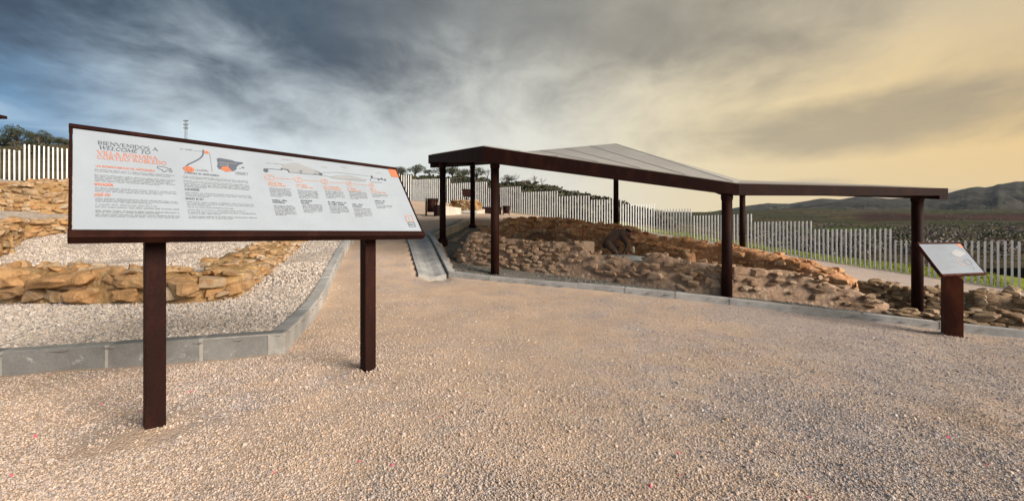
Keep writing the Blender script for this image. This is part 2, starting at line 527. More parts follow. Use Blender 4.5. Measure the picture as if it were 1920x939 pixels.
def dist_line(pl, x, y):
    best = np.full(np.shape(x), 1e9)
    for a, b in zip(pl, pl[1:]):
        ax, ay, bx, by = a[0], a[1], b[0], b[1]
        t = np.clip(((x - ax) * (bx - ax) + (y - ay) * (by - ay)) / ((bx - ax) ** 2 + (by - ay) ** 2), 0, 1)
        best = np.minimum(best, np.hypot(x - ax - t * (bx - ax), y - ay - t * (by - ay)))
    return best


K_LEFT = [(-11.0, 1.05), (-4.12, 3.22), (-2.17, 3.83)]
K_PATH = [(-2.17, 3.83), (-3.84, 9.0), (-5.06, 13.0), (-6.2, 17.0), (-6.9, 19.5)]
K_FRONT = [(-1.40, 8.80), (1.3, 7.92), (3.86, 7.12), (7.5, 5.86), (10.4, 4.9)]
K_DRAIN = [(-1.40, 8.80), (-2.67, 12.5), (-2.05, 15.6)]
K_BACK = [(4.8, 15.5), (5.92, 15.0), (7.95, 13.6), (9.0, 13.0), (9.07, 10.8)]
BED_L = [(-30.0, -4.9), (-11.0, 1.05), (-4.12, 3.22), (-2.17, 3.83), (-3.84, 9.0), (-5.06, 13.0), (-6.2, 17.0), (-6.9, 19.5), (-30, 22)]
BED_S = [(-1.40, 8.80), (1.3, 7.92), (3.86, 7.12), (7.5, 5.86), (10.4, 4.9), (16, 3.2), (16, 8.2), (10.2, 9.4), (9.07, 10.8), (9.0, 13.0), (7.95, 13.6), (5.92, 15.0), (4.8, 15.5), (1.0, 16.2), (-2.05, 15.6), (-2.67, 12.5)]
FP = [(p[0], p[1]) for p in FENCE] + [(p[0], p[1]) for p in FENCE_L[1:]] + [(-60, -60), (60, -60), (40, 5)]
FLINE = FENCE + FENCE_L[1:]


def bed_left(x, y):
    return RB(x, y) + 0.17


def g_any(x, y):
    """Height of whatever ground one stands on at (x, y)."""
    x = np.atleast_1d(np.asarray(x, float)); y = np.atleast_1d(np.asarray(y, float))
    z = RB(x, y)
    z = np.where(inside(BED_L, x, y), z + 0.17, z)
    s = inside(BED_S, x, y)
    return np.where(s, RS(x, y), z)


def gz(x, y):
    return float(g_any(x, y)[0])


def axis(lo, hi, step, far, grow=1.09):
    a = list(np.arange(lo, hi + step / 2, step))
    s = step
    up, dn = [a[-1]], [a[0]]
    while up[-1] < far:
        s *= grow
        up.append(up[-1] + s)
    s = step
    while dn[-1] > -far:
        s *= grow
        dn.append(dn[-1] - s)
    return np.array(dn[:0:-1] + a + up[1:])


MOUNDS = [(-2.095, 2.34), (-1.19, 3.315), (6.35, 5.80)]
xs = axis(-9, 10, 0.13, 5200)
ys = axis(0.2, 15, 0.13, 5200)
ys = ys[ys > -900]
GX, GY = np.meshgrid(xs, ys)
near = (np.hypot(GX, GY) < 58)
Z = np.full(GX.shape, -16.0)
Z[near] = RB(GX[near], GY[near])
rad = np.hypot(GX, GY)
rf = np.clip((rad - 34) / 22, 0, 1)
rf = rf * rf * (3 - 2 * rf)
beyond = np.where(GY < 0, np.clip(-0.02 * rad, -6, 0), np.clip(-4 - 0.12 * (rad - 40), -26, -4))
Z = np.where(near, Z * (1 - rf) + beyond * rf, beyond)
insS = inside(BED_S, GX, GY)
dS = dist_line(BED_S + [BED_S[0]], GX, GY)
Z = np.where(insS & (dS > 0.25), np.where(near, RS(np.where(near, GX, 0), np.where(near, GY, 9)), 0) - 0.2, Z)
dD = dist_line([(-1.42 - .29, 8.78 - .10), (-2.69 - .29, 12.5 - .10)], GX, GY)
Z = np.where(dD < 0.30, Z - 0.10, Z)          # the trench the drain lies in
inF = inside(FP, GX, GY)
dF = dist_line(FLINE, GX, GY)
for j in range(GX.shape[0]):
    for i in range(GX.shape[1]):
        if rad[j, i] < 40 and GY[j, i] > 0:
            v = Vector((GX[j, i], GY[j, i], 0))
            Z[j, i] += 0.022 * noise.noise(v * 0.9) + 0.012 * noise.noise(v * 3.1)
for mx_, my_ in MOUNDS:                      # gravel banked up round the sign posts
    Z = Z + 0.03 * np.exp(-((GX - mx_) ** 2 + (GY - my_) ** 2) / 0.17 ** 2)
ny, nx = GX.shape
verts = np.stack([GX.ravel(), GY.ravel(), Z.ravel()], 1)
idx = np.arange(ny * nx).reshape(ny, nx)
faces = np.stack([idx[:-1, :-1].ravel(), idx[:-1, 1:].ravel(), idx[1:, 1:].ravel(), idx[1:, :-1].ravel()], 1)
me = bpy.data.meshes.new('ground')
me.from_pydata(verts.tolist(), [], faces.tolist())
ca = me.color_attributes.new('zone', 'FLOAT_COLOR', 'POINT')
zone = np.zeros((ny * nx, 4), np.float32)
outF = ~inF.ravel()
dFr = dF.ravel()
lawn = outF & (GX.ravel() > 4.5) & (GY.ravel() > 8) & (dFr < 9.0)
zone[:, 1] = np.where(lawn, 1, 0)
zone[:, 2] = np.where(outF & ~lawn, 1, 0)
zone[:, 3] = 1
ca.data.foreach_set('color', zone.ravel())
g = link('ground', me, M['path'], None, True)
tag(g, kind='structure')


def bed(name, poly, fn, mat, step, edge_in=0.05, amp=0.02):
    x0, x1 = min(p[0] for p in poly), max(p[0] for p in poly)
    y0, y1 = min(p[1] for p in poly), max(p[1] for p in poly)
    ax = np.arange(x0, x1 + step, step); ay = np.arange(max(y0, 0.2), y1 + step, step)
    X, Y = np.meshgrid(ax, ay)
    ok = inside(poly, X, Y) | (dist_line(poly + [poly[0]], X, Y) < edge_in)
    Zz = fn(X, Y)
    for j in range(X.shape[0]):
        for i in range(X.shape[1]):
            if ok[j, i]:
                v = Vector((X[j, i], Y[j, i], 2.0))
                Zz[j, i] += amp * noise.noise(v * 1.3) + amp * 0.5 * noise.noise(v * 4.0)
    n = X.shape[1]
    used, vs, fs = {}, [], []
    def vid(j, i):
        k = j * n + i
        if k not in used:
            used[k] = len(vs)
            vs.append((X[j, i], Y[j, i], Zz[j, i]))
        return used[k]
    for j in range(X.shape[0] - 1):
        for i in range(n - 1):
            if ok[j, i] and ok[j, i + 1] and ok[j + 1, i + 1] and ok[j + 1, i]:
                fs.append((vid(j, i), vid(j, i + 1), vid(j + 1, i + 1), vid(j + 1, i)))
    o = pydata(name, vs, fs, mat, None, True)
    tag(o, kind='structure')
    return o


bed('gravel_bed', [p for p in BED_L], lambda x, y: bed_left(x, y), M['bed'], 0.10)
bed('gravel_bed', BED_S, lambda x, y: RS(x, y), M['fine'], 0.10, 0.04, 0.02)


# ------------------------------------------------------------------ kerbs: one run = mortar bed with a kerb stone every metre
def resample(pl, step):
    pl = [Vector((p[0], p[1], 0)) for p in pl]
    out = [pl[0]]
    acc = 0.0
    for a, b in zip(pl, pl[1:]):
        L = (b - a).length
        n = max(1, round(L / step))
        for k in range(1, n + 1):
            out.append(a.lerp(b, k / n))
    return out


def kerb_run(pl, wid, z_top, depth, step=0.85, gap=0.014, seed=1, side=1, mat='kerb'):
    """A run of kerb stones. side=+1 puts the stones on the left of the line walked, -1 on the right."""
    rg = random.Random(seed)
    pts = resample(pl, step)
    bmj = bmesh.new()
    root = None
    stones = []
    for a, b in zip(pts, pts[1:]):
        d = (b - a).normalized()
        nrm = Vector((-d.y, d.x, 0)) * side
        za, zb = z_top(a.x, a.y), z_top(b.x, b.y)
        j = rg.uniform(-.006, .006)
        A = a + d * gap; B = b - d * gap
        w0 = rg.uniform(-.005, .005)
        bm = bmesh.new()
        poly = [(A + nrm * w0), (B + nrm * w0), (B + nrm * (wid + w0)), (A + nrm * (wid + w0))]
        if side < 0: poly.reverse()
        zt = [za + j if (p - A).dot(d) < .1 else zb + j for p in poly]
        prism(bm, [(p.x, p.y) for p in poly], [z - depth for z in zt], zt)
        top = [e for e in bm.edges if all(v.co.z > min(zt) - 0.03 and v.co.z > max(zt) - depth * .5 for v in e.verts)]
        bmesh.ops.bevel(bm, geom=top, offset=0.014, segments=2, affect='EDGES', profile=0.5)
        stones.append(bm)
        poly = [(a + nrm * .004), (b + nrm * .004), (b + nrm * (wid - .004)), (a + nrm * (wid - .004))]
        if side < 0: poly.reverse()
        zt = [(za if (p - a).dot(d) < .1 else zb) - 0.005 for p in poly]
        prism(bmj, [(p.x, p.y) for p in poly], [z - depth + .02 for z in zt], zt)
    root = link('kerb', bmj, M['mortar_joint'])
    tag(root, kind='structure')
    for bm in stones:
        link('kerb_stone', bm, M[mat], root)
    return root


zt_left = lambda x, y: ground(x, y) + 0.20
kerb_run(K_LEFT, 0.15, zt_left, 0.42, 0.70, seed=2, side=1, mat='kerb_shaded')
kerb_run(K_PATH, 0.15, zt_left, 0.42, 0.72, seed=3, side=1)
kerb_run(K_FRONT, 0.12, lambda x, y: ground(x, y) + 0.115, 0.36, 0.95, seed=4, side=1)
kerb_run(K_DRAIN, 0.14, lambda x, y: ground(x, y) + 0.09, 0.55, 0.9, seed=5, side=-1)
kerb_run(K_BACK, 0.14, lambda x, y: ground(x, y) + 0.07, 0.5, 0.9, seed=6, side=-1)

# the concrete drain beside the path: a strip with a shallow V, one slab after another
pts = resample([(-1.42, 8.78), (-2.69, 12.5)], 0.9)
drain = None
bmj = bmesh.new()
slabs = []
prof = [(-0.02, 0.035), (-0.12, 0.03), (-0.26, -0.015), (-0.38, -0.015), (-0.52, 0.035), (-0.62, 0.035)]
for a, b in zip(pts, pts[1:]):
    d = (b - a).normalized()
    n_ = Vector((d.y, -d.x, 0))
    bm = bmesh.new()
    for base, e, store in ((bm, 0.010, 0.0), (bmj, 0.0, -0.012)):
        row = []
        for q in (a + d * e, b - d * e):
            gs = [ground(q.x + n_.x * x, q.y + n_.y * x) + z + store for x, z in prof]
            up_ = [base.verts.new((q.x + n_.x * x, q.y + n_.y * x, zz)) for (x, z), zz in zip(prof, gs)]
            lo_ = [base.verts.new((q.x + n_.x * x, q.y + n_.y * x, zz - 0.14)) for (x, z), zz in zip(prof, gs)]
            row.append((up_, lo_))
        (u0, l0), (u1, l1) = row
        for k in range(len(prof) - 1):
            base.faces.new((u0[k], u0[k + 1], u1[k + 1], u1[k]))
            base.faces.new((l0[k + 1], l0[k], l1[k], l1[k + 1]))
        base.faces.new((u0[-1], l0[-1], l1[-1], u1[-1]))
        base.faces.new((l0[0], u0[0], u1[0], l1[0]))
        base.faces.new(list(reversed(u0)) + l0)
        base.faces.new(u1 + list(reversed(l1)))
    bmesh.ops.recalc_face_normals(bm, faces=bm.faces)
    slabs.append(bm)
bmesh.ops.recalc_face_normals(bmj, faces=bmj.faces)
drain = tag(link('drain_channel', bmj, M['mortar_joint']), kind='structure')
for bm in slabs:
    link('channel_slab', bm, M['kerb'], drain)


# ------------------------------------------------------------------ stones
def rock(seed, n=16, cuts=1, rough=0.10, power=0.50):
    rg = random.Random(seed)
    bm = bmesh.new()
    for _ in range(n):
        v = Vector((rg.gauss(0, 1), rg.gauss(0, 1), rg.gauss(0, 1))).normalized()
        v = Vector([math.copysign(abs(c) ** power, c) for c in v])
        bm.verts.new(v * rg.uniform(0.86, 1.0) * 0.5)
    r = bmesh.ops.convex_hull(bm, input=bm.verts)
    bmesh.ops.delete(bm, geom=[g_ for g_ in r['geom_interior'] if isinstance(g_, bmesh.types.BMVert)], context='VERTS')
    if cuts:
        bmesh.ops.subdivide_edges(bm, edges=bm.edges, cuts=cuts, use_grid_fill=True, smooth=0.08)
        bmesh.ops.triangulate(bm, faces=bm.faces)
        off = Vector((seed * 3.7, seed * 1.3, 0))
        for v in bm.verts:
            v.co += v.co.normalized() * rough * noise.noise(v.co * 3.2 + off) + Vector((0, 0, rough * 0.35 * noise.noise(Vector((0, 0, v.co.z * 9)) + off)))
    mx = [max(abs(v.co[k]) for v in bm.verts) for k in range(3)]
    for v in bm.verts:
        v.co = Vector((v.co[k] * 0.5 / mx[k] for k in range(3)))
    bmesh.ops.recalc_face_normals(bm, faces=bm.faces)
    me = bpy.data.meshes.new('stone')
    bm.to_mesh(me)
    bm.free()
    me.shade_smooth()
    me.set_sharp_from_angle(angle=R(24))
    return me


ROCKS = {}
def rocks(matname):
    if matname not in ROCKS:
        L = []
        for s in range(12):
            me = rock(s + 1, 14 + s % 5)
            me.materials.append(M[matname])
            L.append(me)
        ROCKS[matname] = L
    return ROCKS[matname]


def put_stone(parent, me, loc, scale, rot, name='stone'):
    o = bpy.data.objects.new(name, me)
    o.location = loc
    o.scale = scale
    o.rotation_euler = rot
    o.parent = parent
    col.objects.link(o)
    return o


class Wall:
    """A ruined wall: lumpy mud core following a base line, with its own stones set in the face and on top."""
    def __init__(s, label, pts, thick, core, stone, seed, name='ruined_wall', group=None, lean=0.06, amp=0.05, base_drop=0.15, tops=None, step=0.10, cat='ruined wall'):
        s.seed, s.stone = seed, stone
        s.rg = random.Random(seed)
        base = []
        for p in pts:
            px, d, ytop = p[:3]
            x = px_x(px, d)
            zt = CH - (ytop - HY) * d / F
            base.append(Vector((x, d, zt)))
        # resample along the run
        run = [base[0]]
        for a, b in zip(base, base[1:]):
            n = max(1, int((Vector((b.x - a.x, b.y - a.y, 0)).length) / step))
            for k in range(1, n + 1):
                run.append(a.lerp(b, k / n))
        s.run = run
        s.gz = g_any([p.x for p in run], [p.y for p in run])
        n = len(run)
        s.tan, s.inn = [], []
        for i in range(n):
            a, b = run[max(0, i - 4)], run[min(n - 1, i + 4)]
            t = Vector((b.x - a.x, b.y - a.y, 0)).normalized()
            s.tan.append(t)
            s.inn.append(Vector((-t.y, t.x, 0)))
        s.thick = thick if callable(thick) else (lambda u: thick)
        NF, NT = 7, 7
        vs, rows = [], []
        for i, p in enumerate(run):
            u = i / max(1, n - 1)
            th = s.thick(u)
            zt = p.z + 0.05 * noise.noise(Vector((i * 0.21, seed, 0)))
            zb = s.gz[i] - base_drop
            inn = s.inn[i]
            b0 = Vector((p.x, p.y, 0))
            row = []
            for k in range(NF + 1):
                f = k / NF
                row.append(b0 + inn * (lean * f) + Vector((0, 0, zb + (zt - 0.04 - zb) * f)))
            for k in range(1, NT + 1):
                f = k / NT
                row.append(b0 + inn * (lean + (th - 2 * lean) * f) + Vector((0, 0, zt + (tops or 0.0) * f)))
            zbk = float(zb)
            for k in range(1, 4):
                f = k / 3
                row.append(b0 + inn * (th - lean + lean * f) + Vector((0, 0, zt + (tops or 0.0) + (zbk - zt - (tops or 0.0)) * f)))
            ids = []
            for q in row:
                o = Vector((seed * 7.3, 0, 0))
                a1 = noise.noise(q * 2.3 + o); a2 = noise.noise(q * 6.5 + o); a3 = noise.noise(q * 15 + o)
                dv = Vector((noise.noise(q * 2.6 + o + Vector((9, 0, 0))), noise.noise(q * 2.6 + o + Vector((0, 9, 0))), 0.8 * a1)) * amp + Vector((0.3, 0.3, 1)) * (a2 * amp * 0.6 + a3 * amp * 0.35) - inn * (a2 * amp * 0.5 + a3 * amp * .3)
                ids.append(len(vs))
                vs.append(q + dv)
            rows.append(ids)
        fs = []
        for a, b in zip(rows, rows[1:]):
            for k in range(len(a) - 1):
                fs.append((a[k], b[k], b[k + 1], a[k + 1]))
        fs.append(tuple(rows[0]))
        fs.append(tuple(reversed(rows[-1])))
        s.o = pydata(name, vs, fs, M[core], None, True)
        tag(s.o, label, cat, group)
        s.count = 0

    def at(s, u):
        i = min(len(s.run) - 1, max(0, int(u * (len(s.run) - 1) + .5)))
        return i

    def face(s, n_rows, size, cover=0.9, proud=0.35, u0=0.0, u1=1.0, f0=0.0, f1=1.0, big=0.25, aspect=0.62):
        """Courses of stones in the front face."""
        rg = s.rg
        L = sum((Vector((b.x - a.x, b.y - a.y, 0))).length for a, b in zip(s.run, s.run[1:]))
        for r in range(n_rows):
            x = u0 * L
            while x < u1 * L:
                w = size * rg.uniform(0.6, 1.45) * (1.5 if rg.random() < big else 1)
                u = (x + w / 2) / L
                x += w * rg.uniform(0.92, 1.25)
                if u > u1 or rg.random() > cover or s.count >= 299:
                    continue
                i = s.at(u)
                p = s.run[i]
                H = p.z - s.gz[i]
                if H < 0.06:
                    continue
                f = f0 + (f1 - f0) * (r + 0.5 + rg.uniform(-.22, .22)) / n_rows
                h = min(w * aspect * rg.uniform(0.75, 1.2), H / n_rows * rg.uniform(0.85, 1.25) + 0.02)
                dpt = w * rg.uniform(0.6, 0.95)
                z = s.gz[i] + H * f
                loc = Vector((p.x, p.y, z)) + s.inn[i] * (dpt * (0.5 - proud) * rg.uniform(0.7, 1.2) + 0.04 * f)
                ang = math.atan2(s.tan[i].y, s.tan[i].x)
                put_stone(s.o, rg.choice(rocks(s.stone)), loc, (w, dpt, h), (rg.uniform(-.16, .16), rg.uniform(-.14, .14), ang + rg.uniform(-.2, .2)))
                s.count += 1

    def top(s, n, size, u0=0.0, u1=1.0, proud=0.25, t0=0.0, t1=1.0, flat=0.5, tops=0.0):
        rg = s.rg
        for _ in range(n):
            if s.count >= 299:
                return
            u = rg.uniform(u0, u1)
            i = s.at(u)
            p = s.run[i]
            f = rg.uniform(t0, t1)
            th = s.thick(u)
            w = size * rg.uniform(0.55, 1.5)
            h = w * flat * rg.uniform(0.6, 1.2)
            loc = Vector((p.x, p.y, p.z + tops * f)) + s.inn[i] * (th * f) + Vector((0, 0, h * (proud - 0.30)))
            put_stone(s.o, rg.choice(rocks(s.stone)), loc, (w, w * rg.uniform(.55, .95), h), (rg.uniform(-.22, .22), rg.uniform(-.22, .22), rg.uniform(0, 6.28)))
            s.count += 1

# ------------------------------------------------------------------ the ruins
# left: L-shaped near wall
w = Wall('low L shaped ochre stone wall in the pale gravel bed behind the big sign', [(-120, 5.75, 505), (0, 5.6, 506), (60, 5.52, 508), (130, 5.46, 512), (210, 5.44, 512), (330, 5.52, 517), (400, 5.7, 519), (445, 5.9, 517), (470, 6.25, 510), (500, 6.9, 496), (545, 8.7, 470), (585, 12.0, 449)],
         lambda u: 0.72 if u < 0.42 else 0.72 + min(1, (u - 0.42) / 0.12) * 0.35, 'ochre_mud', 'ochre', 11, amp=0.055)
w.face(2, 0.28, 0.75, 0.28, 0, 0.40, 0.02, 0.92, 0.30, 0.60)
w.face(2, 0.20, 0.70, 0.26, 0.42, 1.0, 0.05, 0.95, 0.2, 0.75)
w.face(4, 0.12, 0.40, 0.22, 0, 1.0, 0.05, 0.95, 0.1, 0.7)
w.top(40, 0.18, 0.0, 0.42, 0.55, 0.05, 1.0, 0.5)
w.top(75, 0.18, 0.40, 1.0, 0.40, 0.02, 1.0, 0.45)
# the large boulders one sees in its front
for px, py, d, sx, sy, sz, rz in ((120, 523, 5.38, .92, .42, .27, .02), (22, 520, 5.45, .42, .40, .28, .2), (345, 540, 5.42, .36, .34, .30, -.3), (20, 548, 5.42, .42, .30, .18, .1), (440, 543, 5.80, .20, .18, .24, .3), (245, 528, 5.44, .42, .30, .22, .1),
                                  (235, 552, 5.36, .34, .22, .20, -.1), (150, 556, 5.38, .50, .24, .20, 0), (420, 552, 5.74, .24, .2, .14, .5)):
    put_stone(w.o, rock(100 + px, 22, 2, 0.13, 0.7), P(px, py, d + sy * 0.22), (sx, sy, sz), (random.Random(px).uniform(-.1, .1), random.Random(px + 1).uniform(-.1, .1), rz)).data.materials.append(M['ochre'])
w = Wall('ochre rubble wall second from the front on the left, half hidden by the sign', [(-90, 7.9, 432), (-20, 7.9, 427), (8, 8.3, 424), (20, 9.2, 419), (50, 10.0, 416), (94, 10.6, 414), (130, 11.0, 414), (200, 11.6, 417), (300, 12.2, 426)], 0.75, 'ochre_mud', 'ochre', 12, amp=0.06)
w.face(4, 0.26, 0.85, 0.40, 0, 1, 0.02, 0.96, 0.2, 0.62)
w.top(90, 0.24, 0, 1, 0.5)
w = Wall('ochre rubble mound on the left, third back, below the highest bank', [(-60, 12.8, 383), (0, 12.8, 384), (40, 12.9, 380), (70, 13.0, 384), (130, 13.2, 383), (230, 13.6, 390), (330, 14, 402)], 1.9, 'ochre_mud', 'ochre', 13, amp=0.11, tops=0.50)
w.face(2, 0.24, 0.85, 0.34, 0, 1, 0.05, 0.96, 0.15, 0.65)
w.top(170, 0.26, 0, 1, 0.42, tops=0.50, flat=0.5)
w = Wall('highest ochre rubble bank at the left edge under the white fence', [(-70, 15.0, 356), (0, 15.0, 355), (40, 15.0, 348), (70, 15.0, 356), (110, 15.1, 350), (140, 15.3, 356), (230, 15.6, 366), (340, 16, 384)], 1.9, 'ochre_mud', 'ochre', 14, amp=0.13, tops=0.55)
w.face(2, 0.30, 0.7, 0.34, 0, 1, 0.05, 0.96, 0.25, 0.5)
w.top(150, 0.30, 0, 1, 0.42, flat=0.45, tops=0.55)

# under the canopy
GRP = None
front = Wall('long brown rubble wall along the kerb under the canopy', [(849, 10.6, 484), (853, 10.2, 470), (862, 9.95, 452), (872, 9.85, 440), (900, 9.7, 437), (923, 9.55, 446), (986, 9.25, 453), (1059, 8.88, 456), (1085, 8.75, 456), (1101, 8.65, 475), (1152, 8.4, 484), (1192, 8.2, 494), (1204, 8.12, 488), (1210, 8.1, 479), (1228, 8.0, 477),
                                                                           (1266, 7.85, 489), (1300, 7.68, 494), (1355, 7.5, 499), (1398, 7.5, 504), (1451, 7.5, 508), (1500, 7.48, 515), (1537, 7.42, 523), (1578, 7.33, 541), (1617, 7.22, 548), (1650, 7.14, 560), (1675, 7.08, 574)],
             lambda u: 0.55 if u > 0.12 else 0.55 + (0.12 - u) * 12, 'brown_mud', 'brown_stone', 21, lean=0.14, amp=0.06)
front.face(7, 0.15, 0.80, 0.12, 0.0, 0.36, 0.03, 0.96, 0.15, 0.66)
front.face(5, 0.17, 0.60, 0.10, 0.36, 0.72, 0.05, 0.94, 0.15, 0.66)
front.face(4, 0.15, 0.62, 0.16, 0.70, 1.0, 0.25, 1.0, 0.2, 0.5)
front.top(44, 0.15, 0.0, 1.0, 0.5, flat=0.5)
back = Wall('high red brown rubble bank at the back of the canopied ruins', [(900, 12.4, 428), (938, 12.4, 420), (957, 12.5, 413), (975, 12.6, 409), (1034, 12.8, 408), (1060, 12.6, 412), (1080, 12.4, 417), (1111, 12.2, 421), (1145, 12.0, 423), (1177, 11.9, 426), (1202, 11.8, 438), (1240, 11.5, 449), (1262, 11.4, 448), (1300, 11.1, 452), (1355, 10.7, 462), (1400, 10.3, 472), (1440, 9.8, 482), (1498, 9.2, 497), (1549, 8.8, 513), (1590, 8.5, 528)],
            0.9, 'red_mud', 'red_stone', 22, lean=0.10, amp=0.07)
back.face(4, 0.20, 0.8, 0.36, 0.0, 0.5, 0.15, 1.0, 0.15, 0.6)
back.face(2, 0.17, 0.6, 0.30, 0.5, 1.0, 0.45, 1.0, 0.15, 0.5)
back.top(120, 0.19, 0.0, 1.0, 0.6, flat=0.45)
mid = Wall('dark curved inner wall of the canopied ruins behind the long front wall', [(985, 10.4, 446), (992, 10.3, 436), (1010, 10.25, 433), (1040, 10.2, 434), (1070, 10.3, 435), (1082, 10.6, 440), (1088, 10.9, 449)], 0.7, 'dark_shaded_mud', 'brown_stone', 23, lean=0.05, amp=0.04)
mid.face(4, 0.13, 0.25, 0.15, 0, 1, 0.3, 0.96)
mid.top(30, 0.14, 0, 1, 0.4, flat=0.5)
cell = Wall('small brick red inner wall left of the dark curved one', [(930, 10.9, 436), (946, 10.9, 431), (958, 11.0, 433), (975, 10.8, 440), (990, 10.6, 447), (1001, 10.2, 449)], 0.35, 'red_mud', 'ochre', 24, lean=0.04, amp=0.035)
cell.face(4, 0.13, 0.75, 0.3, 0, 1, 0.2, 0.96)
cell.top(24, 0.13, 0, 1, 0.4, flat=0.6)
rear = Wall('orange inner wall in front of the rear bank, left of the kneeling person', [(1050, 11.4, 424), (1072, 11.4, 425), (1100, 11.3, 429), (1122, 11.2, 433), (1140, 11.0, 440)], 0.4, 'red_mud', 'red_stone', 25, lean=0.05, amp=0.04)
rear.face(4, 0.15, 0.8, 0.32, 0, 1, 0.3, 0.96)
rear.top(26, 0.15, 0, 1, 0.4, flat=0.6)
low = Wall('low rubble heap right of the kneeling person', [(1162, 11.0, 461), (1190, 10.9, 455), (1220, 10.6, 459), (1250, 10.3, 465), (1290, 9.9, 474)], 0.5, 'red_mud', 'red_stone', 26, lean=0.08, amp=0.05)
low.face(3, 0.16, 0.8, 0.32, 0, 1, 0.3, 0.96)
low.top(50, 0.15, 0, 1, 0.5, flat=0.5)
far = Wall('brown dry stone wall at the right end behind the small lectern', [(1612, 8.5, 531), (1640, 8.35, 534), (1680, 8.15, 538), (1705, 8.0, 542), (1720, 7.95, 549), (1765, 7.8, 548), (1798, 7.65, 556), (1826, 7.5, 560), (1838, 7.45, 550), (1860, 7.4, 551), (1890, 7.3, 558), (1925, 7.2, 561), (1985, 7.0, 566)], 0.5, 'grey_mud', 'grey_stone', 27, lean=0.06, amp=0.04)
far.face(5, 0.16, 0.95, 0.42, 0, 1, 0.03, 0.98, 0.18, 0.72)
far.top(46, 0.17, 0, 1, 0.5, flat=0.55)
ledge = Wall('low row of flat stones along the kerb at the right end', [(1690, 6.75, 590), (1720, 6.68, 591), (1765, 6.5, 592), (1790, 6.42, 601), (1815, 6.36, 597), (1850, 6.30, 594), (1890, 6.22, 596), (1960, 6.05, 602)], 0.34, 'grey_mud', 'grey_stone', 28, lean=0.05, amp=0.03)
ledge.face(2, 0.20, 0.95, 0.4, 0, 1, 0.1, 0.95, 0.3, 0.45)
ledge.top(44, 0.20, 0, 1, 0.5, flat=0.4)

# loose stones
def loose(px, py, d, s, label, mat, seed, group=None, cat='stone'):
    me = rock(seed, 20, 2, 0.12)
    me.materials.append(M[mat])
    x = px_x(px, d)
    o = put_stone(None, me, (x, d, gz(x, d) + s[2] * 0.38), s, (0, 0, seed * .7), 'stone')
    return tag(o, label, cat, group)
loose(1897, 540, 15.2, (.62, .5, .34), 'lone brown boulder at the foot of the fence near the right edge', 'grey_stone', 301)
loose(1693, 583, 7.25, (.17, .14, .10), 'single squared stone at the low end of the long wall', 'grey_stone', 302)
# squared block standing on the front wall, and pale stone slabs beside the kneeling person
bm = bmesh.new()
add_box(bm, (0, 0, 0), (.34, .26, .30), Euler((.03, .06, .3)).to_matrix(), .03)
bmesh.ops.subdivide_edges(bm, edges=bm.edges, cuts=2, use_grid_fill=True)
for v in bm.verts: v.co += v.co.normalized() * .02 * noise.noise(v.co * 9)
o = link('stone_block', bm, M['brown_stone'], None, True); o.location = P(1098, 464, 9.1)
tag(o, 'squared grey brown stone block on the front wall left of the kneeling person', 'stone block')


# ------------------------------------------------------------------ canopy
root = empty('shelter_canopy', (3.0, 10.5, gz(3.0, 10.5)))
tag(root, 'large dark brown steel canopy with tilted pale membrane roof over the ruins', 'canopy')
RINV = Matrix.Translation(-root.location)
def part(name, bm, mat, parent, smooth=False):
    """Shapes are made in world metres; the part is re-expressed about its parent."""
    o = link(name, bm, mat, parent, smooth)
    o.matrix_parent_inverse = Matrix.Translation(-Vector(parent.matrix_world.translation)) if parent.type == 'EMPTY' else Matrix.Identity(4)
    return o
bpy.context.view_layer.update()

A = P(803, 291, 12.0); B = P(905, 274, 8.7); C = P(1385, 344.5, 7.28); D = P(1778, 353, 7.4)
E = P(1392, 339.5, 14.0); PK = P(1153, 271, 14.5); A2 = P(880, 295, 15.6)
ring = [A, B, C, D, E, PK, A2]
fh = [0.21, 0.33, 0.20, 0.135, 0.2, 0.24, 0.22]
cen = Vector((sum(v.x for v in ring) / 7, sum(v.y for v in ring) / 7, 0))
def beam(bm, a, b, ha, hb, wid):
    """Fascia beam: a box section hung below the edge a-b, its outer face on the edge."""
    d = Vector((b.x - a.x, b.y - a.y, 0)).normalized()
    n = Vector((-d.y, d.x, 0))
    if (cen - Vector((a.x, a.y, 0))).dot(n) < 0: n = -n
    vs = []
    for p, h in ((a, ha), (b, hb)):
        for off, z in ((0, 0), (wid, 0), (wid, -h), (0, -h)):
            vs.append(bm.verts.new(Vector((p.x, p.y, p.z + z)) + n * off))
    q = vs
    for k in range(4):
        bm.faces.new((q[k], q[(k + 1) % 4], q[4 + (k + 1) % 4], q[4 + k]))
    bm.faces.new((q[3], q[2], q[1], q[0])); bm.faces.new(q[4:])
    bmesh.ops.recalc_face_normals(bm, faces=bm.faces)
for i in range(7):
    a, b = ring[i], ring[(i + 1) % 7]
    d = (b - a).normalized()
    bm = bmesh.new()
    e0 = (0.0, 0.003, 0.0, 0.07, 0.073, 0.053, 0.045)[i]
    beam(bm, a + d * 0.002 - Vector((0, 0, e0)), b - d * 0.002 - Vector((0, 0, e0)), fh[i], fh[(i + 1) % 7], 0.16)
    part('fascia_beam', bm, M['post'], root)
